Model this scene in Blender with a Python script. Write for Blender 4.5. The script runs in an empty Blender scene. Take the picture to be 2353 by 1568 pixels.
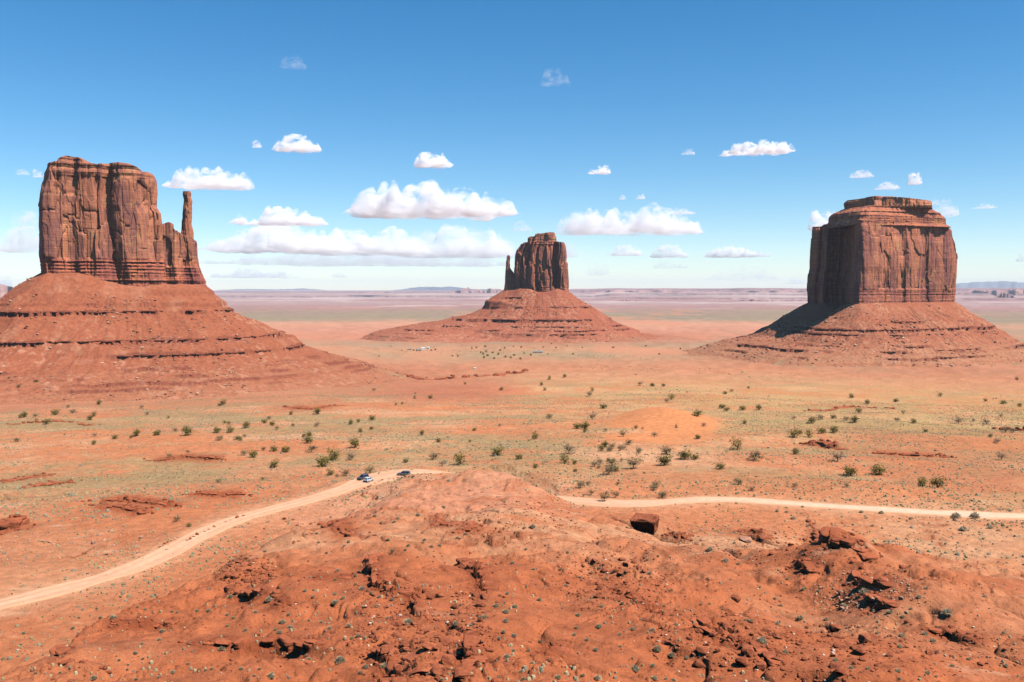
import bpy, math, random
import numpy as np
from math import radians, pi

# ------------------------------------------------------------------ camera, sky, sun, exposure
F_PX, W_PX, H_PX, HORIZ = 900.0, 1024.0, 682.0, 290.0
PITCH = math.atan((H_PX / 2 - HORIZ) / F_PX)
SUN_AZ, SUN_EL = 119.0, 56.0            # degrees clockwise from the view direction (+Y), and up

scene = bpy.context.scene
COL = scene.collection
cam = bpy.data.cameras.new('camera')
cam_o = bpy.data.objects.new('camera', cam)
COL.objects.link(cam_o)
cam.sensor_width = 36.0
cam.lens = 36.0 * F_PX / W_PX
cam.clip_start = 0.5
cam.clip_end = 400000.0
cam_o.location = (0, 0, 0)
cam_o.rotation_euler = (pi / 2 - PITCH, 0, 0)
scene.camera = cam_o

world = bpy.data.worlds.new('World')
scene.world = world
world.use_nodes = True
nt = world.node_tree
sky = nt.nodes.new('ShaderNodeTexSky')
sky.sky_type = 'NISHITA'
sky.sun_disc = False
sky.sun_elevation = radians(SUN_EL)
sky.sun_rotation = radians(SUN_AZ)
sky.altitude = 1700
sky.air_density = 1.0
sky.dust_density = 0.0
sky.ozone_density = 2.2
hs = nt.nodes.new('ShaderNodeHueSaturation')
hs.inputs['Saturation'].default_value = 1.38
hs.inputs['Hue'].default_value = 0.494
nt.links.new(sky.outputs[0], hs.inputs['Color'])
nt.links.new(hs.outputs[0], nt.nodes['Background'].inputs[0])
nt.nodes['Background'].inputs[1].default_value = 0.104

sun = bpy.data.lights.new('sun', 'SUN')
sun.energy = 5.0
sun.angle = radians(0.53)
sun.color = (1.0, 0.955, 0.88)
sun_o = bpy.data.objects.new('sun', sun)
COL.objects.link(sun_o)
a, e = radians(SUN_AZ), radians(SUN_EL)
from mathutils import Vector, Matrix
SUN_DIR = Vector((math.sin(a) * math.cos(e), math.cos(a) * math.cos(e), math.sin(e)))
sun_o.rotation_euler = SUN_DIR.to_track_quat('Z', 'Y').to_euler()
sun_o.location = (200, -100, 400)

vs = scene.view_settings
vs.view_transform = 'Standard'
vs.look = 'None'
vs.gamma = 1.0
vs.exposure = 0.49
vs.use_curve_mapping = False
cy = scene.cycles
cy.volume_bounces = 5
cy.max_bounces = 10
cy.diffuse_bounces = 0
cy.transparent_max_bounces = 12
cy.use_denoising = True

# ------------------------------------------------------------------ noise
f4 = np.float32
def _hash(ix, iy, iz, seed):
    with np.errstate(over='ignore'):
        n = (ix.astype(np.uint32) * np.uint32(374761393) + iy.astype(np.uint32) * np.uint32(668265263)
             + iz.astype(np.uint32) * np.uint32(2246822519) + np.uint32(seed * 3266489917 & 0xffffffff))
        n = (n ^ (n >> np.uint32(13))) * np.uint32(1274126177)
        n = (n ^ (n >> np.uint32(16))) * np.uint32(2654435761)
        n = n ^ (n >> np.uint32(15))
    return n.astype(f4) * f4(1 / 4294967296.0)

def vn2(x, y, seed=0):
    x = np.asarray(x, np.float64); y = np.asarray(y, np.float64)
    ix = np.floor(x); iy = np.floor(y)
    fx = (x - ix).astype(f4); fy = (y - iy).astype(f4)
    ix = ix.astype(np.int64); iy = iy.astype(np.int64); z = np.zeros_like(ix)
    ux = fx * fx * fx * (fx * (fx * 6 - 15) + 10); uy = fy * fy * fy * (fy * (fy * 6 - 15) + 10)
    a = _hash(ix, iy, z, seed); b = _hash(ix + 1, iy, z, seed)
    c = _hash(ix, iy + 1, z, seed); d = _hash(ix + 1, iy + 1, z, seed)
    return a + (b - a) * ux + (c - a) * uy + (a - b - c + d) * ux * uy

def fbm2(x, y, octv=4, seed=0, gain=0.5):
    s = 0.0; amp = 1.0; tot = 0.0
    c, n = math.cos(0.6), math.sin(0.6)
    x = np.asarray(x, np.float64); y = np.asarray(y, np.float64)
    for o in range(octv):
        s = s + amp * (vn2(x, y, seed + o * 7) - 0.5); tot += amp * 0.5
        x, y = (x * c - y * n) * 2.03 + 17.1, (x * n + y * c) * 2.03 - 9.7
        amp *= gain
    return s / tot                                  # about -1..1

def vn3(x, y, z, seed=0):
    ix = np.floor(x); iy = np.floor(y); iz = np.floor(z)
    fx = (x - ix).astype(f4); fy = (y - iy).astype(f4); fz = (z - iz).astype(f4)
    ix = ix.astype(np.int64); iy = iy.astype(np.int64); iz = iz.astype(np.int64)
    ux = fx * fx * (3 - 2 * fx); uy = fy * fy * (3 - 2 * fy); uz = fz * fz * (3 - 2 * fz)
    def pl(k):
        a = _hash(ix, iy, iz + k, seed); b = _hash(ix + 1, iy, iz + k, seed)
        c = _hash(ix, iy + 1, iz + k, seed); d = _hash(ix + 1, iy + 1, iz + k, seed)
        return a + (b - a) * ux + (c - a) * uy + (a - b - c + d) * ux * uy
    p = pl(0)
    return p + (pl(1) - p) * uz

def fbm3(x, y, z, octv=4, seed=0, gain=0.5):
    s = 0.0; amp = 1.0; tot = 0.0
    for o in range(octv):
        s = s + amp * (vn3(x, y, z, seed + o * 11) - 0.5); tot += amp * 0.5
        x, y, z = x * 2.03 + 11.3, y * 2.03 - 7.7, z * 2.03 + 3.1
        amp *= gain
    return s / tot

def cells3(x, y, z, seed=0):
    """nearest and second distance and a random value per cell"""
    ix = np.floor(x).astype(np.int64); iy = np.floor(y).astype(np.int64); iz = np.floor(z).astype(np.int64)
    f1 = np.full(x.shape, 9.0, f4); f2 = f1.copy(); idv = np.zeros(x.shape, f4)
    for dx in (-1, 0, 1):
        for dy in (-1, 0, 1):
            for dz in (-1, 0, 1):
                jx, jy, jz = ix + dx, iy + dy, iz + dz
                px = jx + _hash(jx, jy, jz, seed); py = jy + _hash(jx, jy, jz, seed + 1); pz = jz + _hash(jx, jy, jz, seed + 2)
                d = ((px - x) ** 2 + (py - y) ** 2 + (pz - z) ** 2).astype(f4)
                n1 = d < f1
                f2 = np.where(n1, f1, np.minimum(f2, d))
                idv = np.where(n1, _hash(jx, jy, jz, seed + 3), idv)
                f1 = np.where(n1, d, f1)
    return np.sqrt(f1), np.sqrt(f2), idv

def cells2(x, y, seed=0):
    ix = np.floor(x).astype(np.int64); iy = np.floor(y).astype(np.int64); z0 = np.zeros_like(ix)
    f1 = np.full(x.shape, 9.0, f4); f2 = f1.copy(); idv = np.zeros(x.shape, f4)
    for dx in (-1, 0, 1):
        for dy in (-1, 0, 1):
            jx, jy = ix + dx, iy + dy
            px = jx + _hash(jx, jy, z0, seed); py = jy + _hash(jx, jy, z0, seed + 1)
            d = ((px - x) ** 2 + (py - y) ** 2).astype(f4)
            n1 = d < f1
            f2 = np.where(n1, f1, np.minimum(f2, d))
            idv = np.where(n1, _hash(jx, jy, z0, seed + 3), idv)
            f1 = np.where(n1, d, f1)
    return np.sqrt(f1), np.sqrt(f2), idv

def sstep(a, b, x):
    t = np.clip((x - a) / (b - a), 0, 1)
    return t * t * (3 - 2 * t)

def lerp(a, b, t):
    return a + (b - a) * t

# ------------------------------------------------------------------ mesh and object helpers
def new_mesh(name, V, F, smooth=False, mat=None, col=None, mats=None, mat_idx=None):
    """V (n,3); F a (m,k) array or a list of such arrays with different k"""
    Fs = F if isinstance(F, list) else [F]
    me = bpy.data.meshes.new(name)
    V = np.ascontiguousarray(V, f4)
    me.vertices.add(len(V)); me.vertices.foreach_set('co', V.ravel())
    loops = np.concatenate([np.asarray(f, np.int32).ravel() for f in Fs])
    tot = np.concatenate([np.full(len(f), np.asarray(f).shape[1], np.int32) for f in Fs])
    start = np.concatenate([[0], np.cumsum(tot)[:-1]]).astype(np.int32)
    me.loops.add(len(loops)); me.loops.foreach_set('vertex_index', loops)
    me.polygons.add(len(tot)); me.polygons.foreach_set('loop_start', start)
    me.polygons.foreach_set('use_smooth', np.full(len(tot), smooth, bool))
    if mats:
        for m in mats: me.materials.append(m)
        if mat_idx is not None: me.polygons.foreach_set('material_index', np.asarray(mat_idx, np.int32))
    elif mat: me.materials.append(mat)
    if col is not None:
        at = me.attributes.new('tint', 'FLOAT_COLOR', 'POINT')
        c4 = np.ones((len(V), 4), f4); c4[:, :3] = col
        at.data.foreach_set('color', c4.ravel())
    me.update(calc_edges=True)
    return me

def grid_faces(nr, nc, wrap=False):
    i = np.arange(nr - 1)[:, None]; j = np.arange(nc if wrap else nc - 1)[None, :]
    j2 = (j + 1) % nc
    a = i * nc + j; b = i * nc + j2; c = (i + 1) * nc + j2; d = (i + 1) * nc + j
    return np.stack([a, b, c, d], -1).reshape(-1, 4)

def link(name, me, parent=None, loc=None):
    o = bpy.data.objects.new(name, me)
    COL.objects.link(o)
    if parent is not None: o.parent = parent
    if loc is not None: o.location = loc
    return o

def tag(o, label=None, cat=None, group=None, kind=None):
    if label: o['label'] = label
    if cat: o['category'] = cat
    if group: o['group'] = group
    if kind: o['kind'] = kind
    return o

def empty(name, loc=(0, 0, 0), rz=0.0):
    o = bpy.data.objects.new(name, None)
    COL.objects.link(o); o.location = loc; o.rotation_euler = (0, 0, rz); o.empty_display_size = 1
    return o

class MB:
    """collects simple shapes of one part into one mesh"""
    def __init__(s): s.v = []; s.f = {}; s.n = 0
    def add(s, V, F):
        V = np.asarray(V, f4); F = np.asarray(F, np.int32)
        s.v.append(V); s.f.setdefault(F.shape[1], []).append(F + s.n); s.n += len(V); return s
    def box(s, x0, x1, y0, y1, z0, z1, tx=0.0, ty=0.0):
        V = [(x0, y0, z0), (x1, y0, z0), (x1, y1, z0), (x0, y1, z0),
             (x0 + tx, y0 + ty, z1), (x1 - tx, y0 + ty, z1), (x1 - tx, y1 - ty, z1), (x0 + tx, y1 - ty, z1)]
        return s.add(V, [(0, 3, 2, 1), (4, 5, 6, 7), (0, 1, 5, 4), (1, 2, 6, 5), (2, 3, 7, 6), (3, 0, 4, 7)])
    def tube(s, p0, p1, r0, r1, n=6):
        p0 = np.asarray(p0, float); p1 = np.asarray(p1, float)
        d = p1 - p0; d /= max(1e-9, np.linalg.norm(d))
        u = np.cross(d, (0, 0, 1.0)) if abs(d[2]) < 0.9 else np.cross(d, (1.0, 0, 0)); u /= np.linalg.norm(u); w = np.cross(d, u)
        t = np.linspace(0, 2 * pi, n, endpoint=False)[:, None]
        ring = np.cos(t) * u + np.sin(t) * w
        V = np.concatenate([p0 + ring * r0, p1 + ring * r1])
        i = np.arange(n); j = (i + 1) % n
        s.add(V, np.stack([i, j, j + n, i + n], -1))
        if n >= 3:
            s.f.setdefault(n, []).append((np.array([i[::-1]]) + s.n - 2 * n)); s.f[n].append(np.array([i + n]) + s.n - 2 * n)
        return s
    def mesh(s, name, mat, smooth=False):
        return new_mesh(name, np.concatenate(s.v), [np.concatenate(f) for f in s.f.values()], smooth, mat)
    def build(s, name, mat, parent=None, smooth=False):
        return link(name, s.mesh(name, mat, smooth), parent)

# ------------------------------------------------------------------ materials
def material(name, rough=0.9, spec=0.15):
    m = bpy.data.materials.new(name); m.use_nodes = True
    n = m.node_tree.nodes; b = n['Principled BSDF']
    b.inputs['Roughness'].default_value = rough
    b.inputs['Specular IOR Level'].default_value = spec
    return m, m.node_tree, b

class N:
    """small node-tree writer"""
    def __init__(s, nt): s.nt = nt
    def new(s, t, **k):
        n = s.nt.nodes.new(t)
        for a, v in k.items(): setattr(n, a, v)
        return n
    def put(s, sock, v):
        if hasattr(v, 'is_output'): s.nt.links.new(v, sock)
        elif isinstance(v, (tuple, list)) and len(v) == 3 and sock.type == 'RGBA': sock.default_value = (*v, 1)
        else: sock.default_value = v
    def coord(s, scale=(1, 1, 1), kind='Object'):
        t = s.new('ShaderNodeTexCoord'); m = s.new('ShaderNodeMapping')
        s.nt.links.new(t.outputs[kind], m.inputs['Vector']); m.inputs['Scale'].default_value = scale
        return m.outputs[0]
    def noise(s, vec, scale=1.0, detail=4.0, rough=0.55, dist=0.0):
        n = s.new('ShaderNodeTexNoise'); s.nt.links.new(vec, n.inputs['Vector'])
        n.inputs['Scale'].default_value = scale; n.inputs['Detail'].default_value = detail
        n.inputs['Roughness'].default_value = rough; n.inputs['Distortion'].default_value = dist
        return n.outputs['Fac']
    def ramp(s, v, lo, hi, a=0.0, b=1.0):
        n = s.new('ShaderNodeMapRange'); n.interpolation_type = 'SMOOTHSTEP'
        s.put(n.inputs['Value'], v)
        for k, x in zip(('From Min', 'From Max', 'To Min', 'To Max'), (lo, hi, a, b)): n.inputs[k].default_value = x
        return n.outputs[0]
    def mix(s, fac, a, b, mode='MIX'):
        n = s.new('ShaderNodeMix', data_type='RGBA', blend_type=mode)
        s.put(n.inputs[0], fac); s.put(n.inputs[6], a); s.put(n.inputs[7], b)
        return n.outputs[2]
    def math(s, op, a, b=0.0):
        n = s.new('ShaderNodeMath', operation=op); s.put(n.inputs[0], a); s.put(n.inputs[1], b)
        return n.outputs[0]
    def bump(s, h, strength, dist):
        n = s.new('ShaderNodeBump'); s.put(n.inputs['Height'], h)
        n.inputs['Strength'].default_value = strength; n.inputs['Distance'].default_value = dist
        return n.outputs[0]

def plain(name, col, rough=0.8, spec=0.2, metal=0.0, var=0.15, scale=3.0):
    m, nt_, b = material(name, rough, spec); k = N(nt_)
    f = k.noise(k.coord(), scale, 3)
    c = k.mix(f, tuple(x * (1 - var) for x in col), tuple(min(1, x * (1 + var)) for x in col))
    k.put(b.inputs['Base Color'], c); b.inputs['Metallic'].default_value = metal
    return m

def tinted(name, rough=0.9, spec=0.1, lo=0.75, hi=1.25, scale=1.0, detail=4, bump=None, trans=0.0):
    """base colour from the mesh's own 'tint' attribute, varied by noise"""
    m, nt_, b = material(name, rough, spec); k = N(nt_)
    at = k.new('ShaderNodeAttribute', attribute_name='tint')
    co = k.coord()
    f = k.ramp(k.noise(co, scale, detail), 0.25, 0.75, lo, hi)
    c = k.mix(1.0, at.outputs['Color'], f, 'MULTIPLY')
    k.put(b.inputs['Base Color'], c)
    if bump:
        k.put(b.inputs['Normal'], k.bump(k.noise(co, bump[0], 5, 0.65), bump[1], bump[2]))
    if trans:                                        # thin blades and leaves let light through
        tb = k.new('ShaderNodeBsdfTranslucent'); k.put(tb.inputs['Color'], c)
        ms = k.new('ShaderNodeMixShader'); ms.inputs[0].default_value = trans
        nt_.links.new(b.outputs[0], ms.inputs[1]); nt_.links.new(tb.outputs[0], ms.inputs[2])
        nt_.links.new(ms.outputs[0], nt_.nodes['Material Output'].inputs['Surface'])
    return m

# ------------------------------------------------------------------ pixels to rays (pixels of a 1024 x 682 picture)
def ray(px, py):
    a_ = (px - W_PX / 2) / F_PX; b_ = (H_PX / 2 - py) / F_PX
    y = math.cos(PITCH) + b_ * math.sin(PITCH); z = -math.sin(PITCH) + b_ * math.cos(PITCH)
    return a_, y, z
K = 2353.0 / 1024.0
def D(x, y):                                    # measured on a 2353 px wide view of the photograph
    return x / K, y / K
# ------------------------------------------------------------------ terrain: one sheet from the viewpoint to the horizon
PR = np.array([4, 10, 20, 45, 66, 82, 108, 145, 185, 250, 300, 345, 430, 540, 740, 880, 1070, 1260, 1490, 1750, 2080, 2540, 3250, 4400, 6900, 15000, 30000, 60000.])
PZ = np.array([-3, -6, -11, -22, -28.7, -31.8, -37, -43, -49, -59.5, -66, -70.5, -76, -83, -98, -106.5, -117.7, -124.6, -130.8, -134, -136, -138.4, -140.8, -142, -145, -146, -130, -90.])
VR = np.array([4, 60, 100, 200, 345, 430])
VZ = np.array([-60, -66, -67, -68, -70.5, -76.])
AZ_DC = np.array([-60, -30, -22, -15, -10, -7, -4, 0, 3, 5, 10, 20, 30, 60.]); DC = np.array([100, 110, 140, 182, 224, 275, 298, 285, 262, 252, 238, 222, 212, 212.])
AZ_M = np.array([-60, -30, -20, -8, 0, 4, 12, 30, 60.]); MM = np.array([1.08, 1.08, 1.06, 1.0, 1.0, 1.03, 1.06, 1.07, 1.07])

dense = np.arange(-32.0, 32.001, 0.072)
side = np.cumsum(np.linspace(0.1, 1.2, 55))
AZ = np.concatenate([-(32 + side[::-1]), dense, 32 + side])
RR = np.concatenate([np.geomspace(4, 45, 36)[:-1], np.geomspace(45, 330, 640)[:-1], np.geomspace(330, 1500, 285)[:-1], np.geomspace(1500, 62000, 260)])
NR, NC = len(RR), len(AZ)
LR = np.log(RR)
azr = np.radians(AZ)
GX = RR[:, None] * np.sin(azr)[None]; GY = RR[:, None] * np.cos(azr)[None]
R2 = np.broadcast_to(RR[:, None], (NR, NC)); A2 = np.broadcast_to(AZ[None], (NR, NC))

def bump_at(az_deg, d, h, s_lat, s_rad, p=2.0):
    a0 = radians(az_deg); cx, cy_ = d * math.sin(a0), d * math.cos(a0)
    rx = GX - cx; ry = GY - cy_
    lat = rx * math.cos(a0) - ry * math.sin(a0); rad = rx * math.sin(a0) + ry * math.cos(a0)
    return h * np.exp(-np.abs(lat / s_lat) ** p - np.abs(rad / s_rad) ** 2)

prof = np.interp(LR, np.log(PR), PZ)[:, None] * np.ones((1, NC))
val = np.where(RR < 430, np.interp(RR, VR, VZ), np.interp(LR, np.log(PR), PZ))[:, None] * np.ones((1, NC))
spur = prof * np.interp(AZ, AZ_M, MM)[None] ** np.clip(R2 / 120, 0, 1)
dc = np.interp(AZ, AZ_DC, DC)[None] + 9 * fbm2(A2 / 4, R2 / 400, 3, 3)
w_sp = 1 - sstep(dc * 0.93, dc * 1.25, R2)
w_sp = np.where(R2 > 430, 0, w_sp)
GZ = val + (np.maximum(spur, val) - val) * w_sp
# broad relief
fg = sstep(330, 200, R2) * np.where(R2 < 430, np.maximum(w_sp, 0.15), 0) * sstep(20, 60, R2)
GZ += fg * (2.6 * fbm2(GX / 42, GY / 42, 3, 21) + 1.35 * fbm2(GX / 13, GY / 13, 3, 22))
gul = np.abs(fbm2(GX / 30 + 0.35 * GY / 30, GY / 55, 3, 23))
GZ -= fg * 1.7 * np.exp(-(gul / 0.09) ** 2)
gul2 = np.abs(fbm2(GX / 12 + fbm2(GX / 9, GY / 9, 2, 28), GY / 17, 3, 24))
GZ -= fg * 0.75 * np.exp(-(gul2 / 0.10) ** 2)
mid = sstep(150, 300, R2) * (1 - sstep(1400, 3500, R2)) * (1 - 0.8 * w_sp)
GZ += mid * (3.0 * fbm2(GX / 130, GY / 90, 3, 31) + 1.7 * fbm2(GX / 30, GY / 20, 3, 32)) * sstep(120, 420, R2)
GZ += sstep(1200, 2500, R2) * (1 - sstep(6000, 12000, R2)) * 3.0 * fbm2(GX / 700, GY / 500, 3, 41)
# explicit hills: the mound that hides the road, the crest behind the ledges, the ridge above the right ravine, dune
GZ += bump_at(-3.6, 304, 4.4, 29, 24, 2.6)
GZ += bump_at(0.6, 290, 2.9, 15, 18)
GZ += sstep(200, 240, R2) * sstep(340, 310, R2) * np.exp(-((A2 + 3.5) / 7.5) ** 2) * (1.5 * fbm2(GX / 11, GY / 11, 4, 25) + 0.7 * fbm2(GX / 4, GY / 4, 3, 26))
GZ += bump_at(-9.5, 250, 1.8, 16, 24)
GZ += bump_at(-3.0, 205, 0.8, 26, 16)
GZ += bump_at(-13.5, 180, 2.2, 12, 14)
GZ += bump_at(2.5, 170, 2.0, 22, 14)
GZ += bump_at(-12, 150, 2.2, 17, 12)
GZ += bump_at(-24, 100, 1.8, 12, 12)
GZ += bump_at(21.0, 176, 5.5, 13, 17)
GZ += bump_at(25.0, 150, 3.6, 10, 16)
GZ -= bump_at(18.5, 140, 4.5, 8, 22)
GZ += bump_at(9.6, 610, 11.0, 34, 50)
GZ += bump_at(19, 330, 3.5, 45, 22)

def grid_index(x, y):
    d = np.hypot(x, y); az = np.degrees(np.arctan2(x, y))
    return np.interp(np.log(d), LR, np.arange(NR)), np.interp(az, AZ, np.arange(NC))

def ground(x, y):
    x = np.asarray(x, float); y = np.asarray(y, float)
    fi, fj = grid_index(x, y)
    i = np.clip(fi.astype(int), 0, NR - 2); j = np.clip(fj.astype(int), 0, NC - 2)
    u = fi - i; v = fj - j
    return (GZ[i, j] * (1 - u) * (1 - v) + GZ[i + 1, j] * u * (1 - v) + GZ[i, j + 1] * (1 - u) * v + GZ[i + 1, j + 1] * u * v)

def at(px, py):
    """the first ground point met by the sight line through a picture pixel"""
    a_, y, z = ray(px, py)
    h = math.hypot(a_, y); t = z / h
    az = math.degrees(math.atan2(a_, y))
    fj = np.interp(az, AZ, np.arange(NC)); j = int(min(fj, NC - 2)); v = fj - j
    colz = GZ[:, j] * (1 - v) + GZ[:, j + 1] * v
    e_ = colz / RR
    k = np.nonzero(e_[20:] >= t)[0]
    i = (k[0] + 20) if len(k) else NR - 1
    if i > 20:
        u = (t - e_[i - 1]) / max(1e-9, e_[i] - e_[i - 1]); r = RR[i - 1] + (RR[i] - RR[i - 1]) * min(1, max(0, u))
    else: r = RR[i]
    x, y = r * math.sin(radians(az)), r * math.cos(radians(az))
    return x, y, float(ground(x, y))
def atD(x, y): return at(*D(x, y))

def seg_dist(px, py, P):
    """distance to an open polyline, signed by side (left of travel +), and the position along it"""
    best = np.full(px.shape, 1e9); sg = np.ones(px.shape); along = np.zeros(px.shape); L = 0.0
    for (x0, y0), (x1, y1) in zip(P[:-1], P[1:]):
        dx, dy = x1 - x0, y1 - y0; l2 = dx * dx + dy * dy; l = math.sqrt(l2)
        t = np.clip(((px - x0) * dx + (py - y0) * dy) / l2, 0, 1)
        ex, ey = px - x0 - t * dx, py - y0 - t * dy
        d = np.hypot(ex, ey)
        m = d < best
        best = np.where(m, d, best); sg = np.where(m, np.where(dx * ey - dy * ex >= 0, 1.0, -1.0), sg); along = np.where(m, L + t * l, along)
        L += l
    return best, sg, along, L

# ---- the dirt road: level the ground under it
def polar(px, d):
    a_ = (px / K - 512) / F_PX; az = math.atan(a_); return d * math.sin(az), d * math.cos(az)
road_vis1 = [(-160, 1425), (-60, 1405), (30, 1384), (110, 1362), (200, 1340), (290, 1313), (350, 1287), (400, 1262), (455, 1228), (520, 1199), (600, 1176), (690, 1153), (770, 1130), (830, 1109), (880, 1094), (930, 1086), (985, 1082)]
road_vis2 = [(1250, 1139), (1310, 1150), (1380, 1158), (1450, 1161), (1520, 1158), (1590, 1149), (1660, 1146), (1740, 1150), (1830, 1157), (1950, 1166), (2080, 1176), (2200, 1182), (2300, 1185), (2420, 1187), (2520, 1186)]
RP = []
for x, y in road_vis1:
    px, py = D(x, y); a_, yy, zz = ray(px, py); h = math.hypot(a_, yy); d = -68.6 * h / zz
    RP.append((d * a_ / h, d * yy / h, -68.6))
for x, d in ((1050, 346), (1120, 338), (1190, 318)):
    RP.append((*polar(x, d), -72.5))
for x, y in road_vis2:
    px, py = D(x, y); a_, yy, zz = ray(px, py); h = math.hypot(a_, yy); d = -68.8 * h / zz
    RP.append((d * a_ / h, d * yy / h, -68.8))
RP = np.array(RP)
def smooth_path(P, step):
    s = np.concatenate([[0], np.cumsum(np.hypot(*np.diff(P[:, :2], axis=0).T))])
    t = np.arange(0, s[-1], step)
    Q = np.stack([np.interp(t, s, P[:, k]) for k in range(P.shape[1])], -1)
    for _ in range(14):
        Q[1:-1] = Q[1:-1] * 0.5 + (Q[:-2] + Q[2:]) * 0.25
    return Q
ROAD = smooth_path(RP, 3.0)
ROAD[:, 2] += 0.35 * fbm2(np.arange(len(ROAD)) / 14.0, np.zeros(len(ROAD)), 2, 77)
ROAD_HW = 4.0
sel = (R2 > 150) & (R2 < 480)
rx, ry = GX[sel], GY[sel]
rd = np.full(rx.shape, 1e9); rz = np.zeros(rx.shape)
for i in range(0, len(ROAD) - 1):
    x0, y0, z0 = ROAD[i]; x1, y1, z1 = ROAD[i + 1]
    near = np.nonzero((np.abs(rx - x0) < 24) & (np.abs(ry - y0) < 24))[0]
    dx, dy = x1 - x0, y1 - y0
    t = np.clip(((rx[near] - x0) * dx + (ry[near] - y0) * dy) / (dx * dx + dy * dy), 0, 1)
    d = np.hypot(rx[near] - x0 - t * dx, ry[near] - y0 - t * dy)
    m = d < rd[near]
    rd[near] = np.where(m, d, rd[near]); rz[near] = np.where(m, z0 + t * (z1 - z0), rz[near])
RDIST = np.full(GX.shape, 1e3); RDIST[sel] = rd
# pull-out where the cars stand
PULL = at(*D(905, 1092))
tmp = GZ[sel]
core = 5.0 * np.exp(-(np.hypot(rx - PULL[0], ry - PULL[1]) / 24) ** 2)
wr = 1 - sstep(ROAD_HW + 0.8 + core, ROAD_HW + 12 + core, rd)
GZ[sel] = np.where(rd < 30, tmp + (rz - tmp) * wr, tmp)

# ---- rock ledges: (points on the 2353 px view, which side is high, height, reach)
LEDGES = [
    ([(838, 1283), (862, 1310), (866, 1345), (905, 1360), (945, 1375), (958, 1412), (966, 1440)], 'r', 1.9, 16),
    ([(1030, 1285), (1055, 1300), (1090, 1312), (1106, 1335), (1115, 1365), (1125, 1392)], 'r', 1.8, 14),
    ([(1085, 1440), (1078, 1480), (1082, 1510), (1070, 1550), (1060, 1590)], 'r', 1.5, 10),
    ([(860, 1495), (885, 1515), (895, 1560), (890, 1600)], 'r', 1.2, 8),
    ([(505, 1350), (560, 1366), (610, 1364), (640, 1384), (705, 1402)], 'u', 0.9, 9),
    ([(225, 1442), (300, 1440), (350, 1437), (425, 1432)], 'u', 0.8, 8),
    ([(395, 1470), (470, 1481), (560, 1488), (640, 1484), (745, 1497)], 'u', 0.85, 8),
    ([(100, 1508), (140, 1525), (175, 1535), (265, 1533)], 'u', 0.9, 7),
    ([(700, 1196), (750, 1206), (790, 1223), (868, 1241)], 'u', 1.9, 14),
    ([(1855, 1196), (1880, 1228), (1905, 1250), (1950, 1258), (1985, 1280), (2050, 1310)], 'r', 3.2, 18),
    ([(1815, 1302), (1845, 1296), (1865, 1316)], 'u', 1.7, 9),
    ([(1960, 1320), (2000, 1345), (2040, 1355)], 'u', 1.6, 10),
    ([(1990, 1380), (2020, 1392), (2045, 1400)], 'u', 1.3, 8),
    ([(225, 1150), (300, 1150), (350, 1158), (420, 1170)], 'u', 2.0, 22),
    ([(220, 1160), (290, 1166), (345, 1183)], 'u', 1.8, 14),
    ([(-60, 1222), (20, 1214), (60, 1196)], 'u', 3.4, 20),
    ([(60, 1122), (120, 1112), (180, 1108)], 'u', 1.5, 14),
    ([(430, 1140), (500, 1140), (570, 1136)], 'u', 1.2, 12),
    ([(0, 1110), (60, 1098), (130, 1090)], 'u', 1.0, 12),
    ([(1850, 1018), (1900, 1022), (1935, 1034)], 'u', 3.4, 26),
    ([(2290, 985), (2360, 990), (2420, 985)], 'u', 3.0, 24),
    ([(1000, 1185), (1010, 1215), (1040, 1225)], 'r', 1.1, 8),
    ([(1040, 1235), (1075, 1222), (1088, 1205)], 'u', 1.4, 9),
    ([(1380, 1355), (1430, 1370), (1500, 1400), (1540, 1420)], 'r', 0.9, 9),
    ([(1590, 1440), (1660, 1470), (1740, 1500), (1800, 1530)], 'r', 0.9, 9),
    ([(700, 1330), (760, 1325), (830, 1322)], 'u', 0.5, 6),
    ([(1250, 1540), (1265, 1500), (1280, 1480)], 'r', 0.6, 6),
    ([(1700, 1215), (1750, 1235), (1800, 1245)], 'u', 1.2, 10),
    ([(1530, 1228), (1560, 1236), (1590, 1232)], 'u', 1.3, 9),
    ([(2100, 1440), (2180, 1462), (2260, 1490)], 'r', 0.9, 9),
    ([(650, 935), (720, 940), (800, 930)], 'u', 0.8, 14),
    ([(820, 872), (900, 866), (980, 872), (1090, 866), (1150, 862), (1215, 850)], 'u', 3.6, 60),
    ([(0, 975), (120, 968), (240, 976)], 'u', 1.2, 24), ([(1850, 945), (1950, 935), (2060, 940)], 'u', 1.6, 30), ([(2000, 1040), (2100, 1046), (2190, 1050)], 'u', 1.2, 20), ([(330, 1058), (430, 1050), (520, 1056)], 'u', 1.0, 16),
]
warp = 0.55 * fbm2(GX / 2.2, GY / 2.2, 3, 61)
_, _, cid = cells2(GX / 1.5, GY / 1.5, 62)
rock = np.zeros(GX.shape)
led_info = []
DZ = np.zeros(GX.shape)
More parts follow.
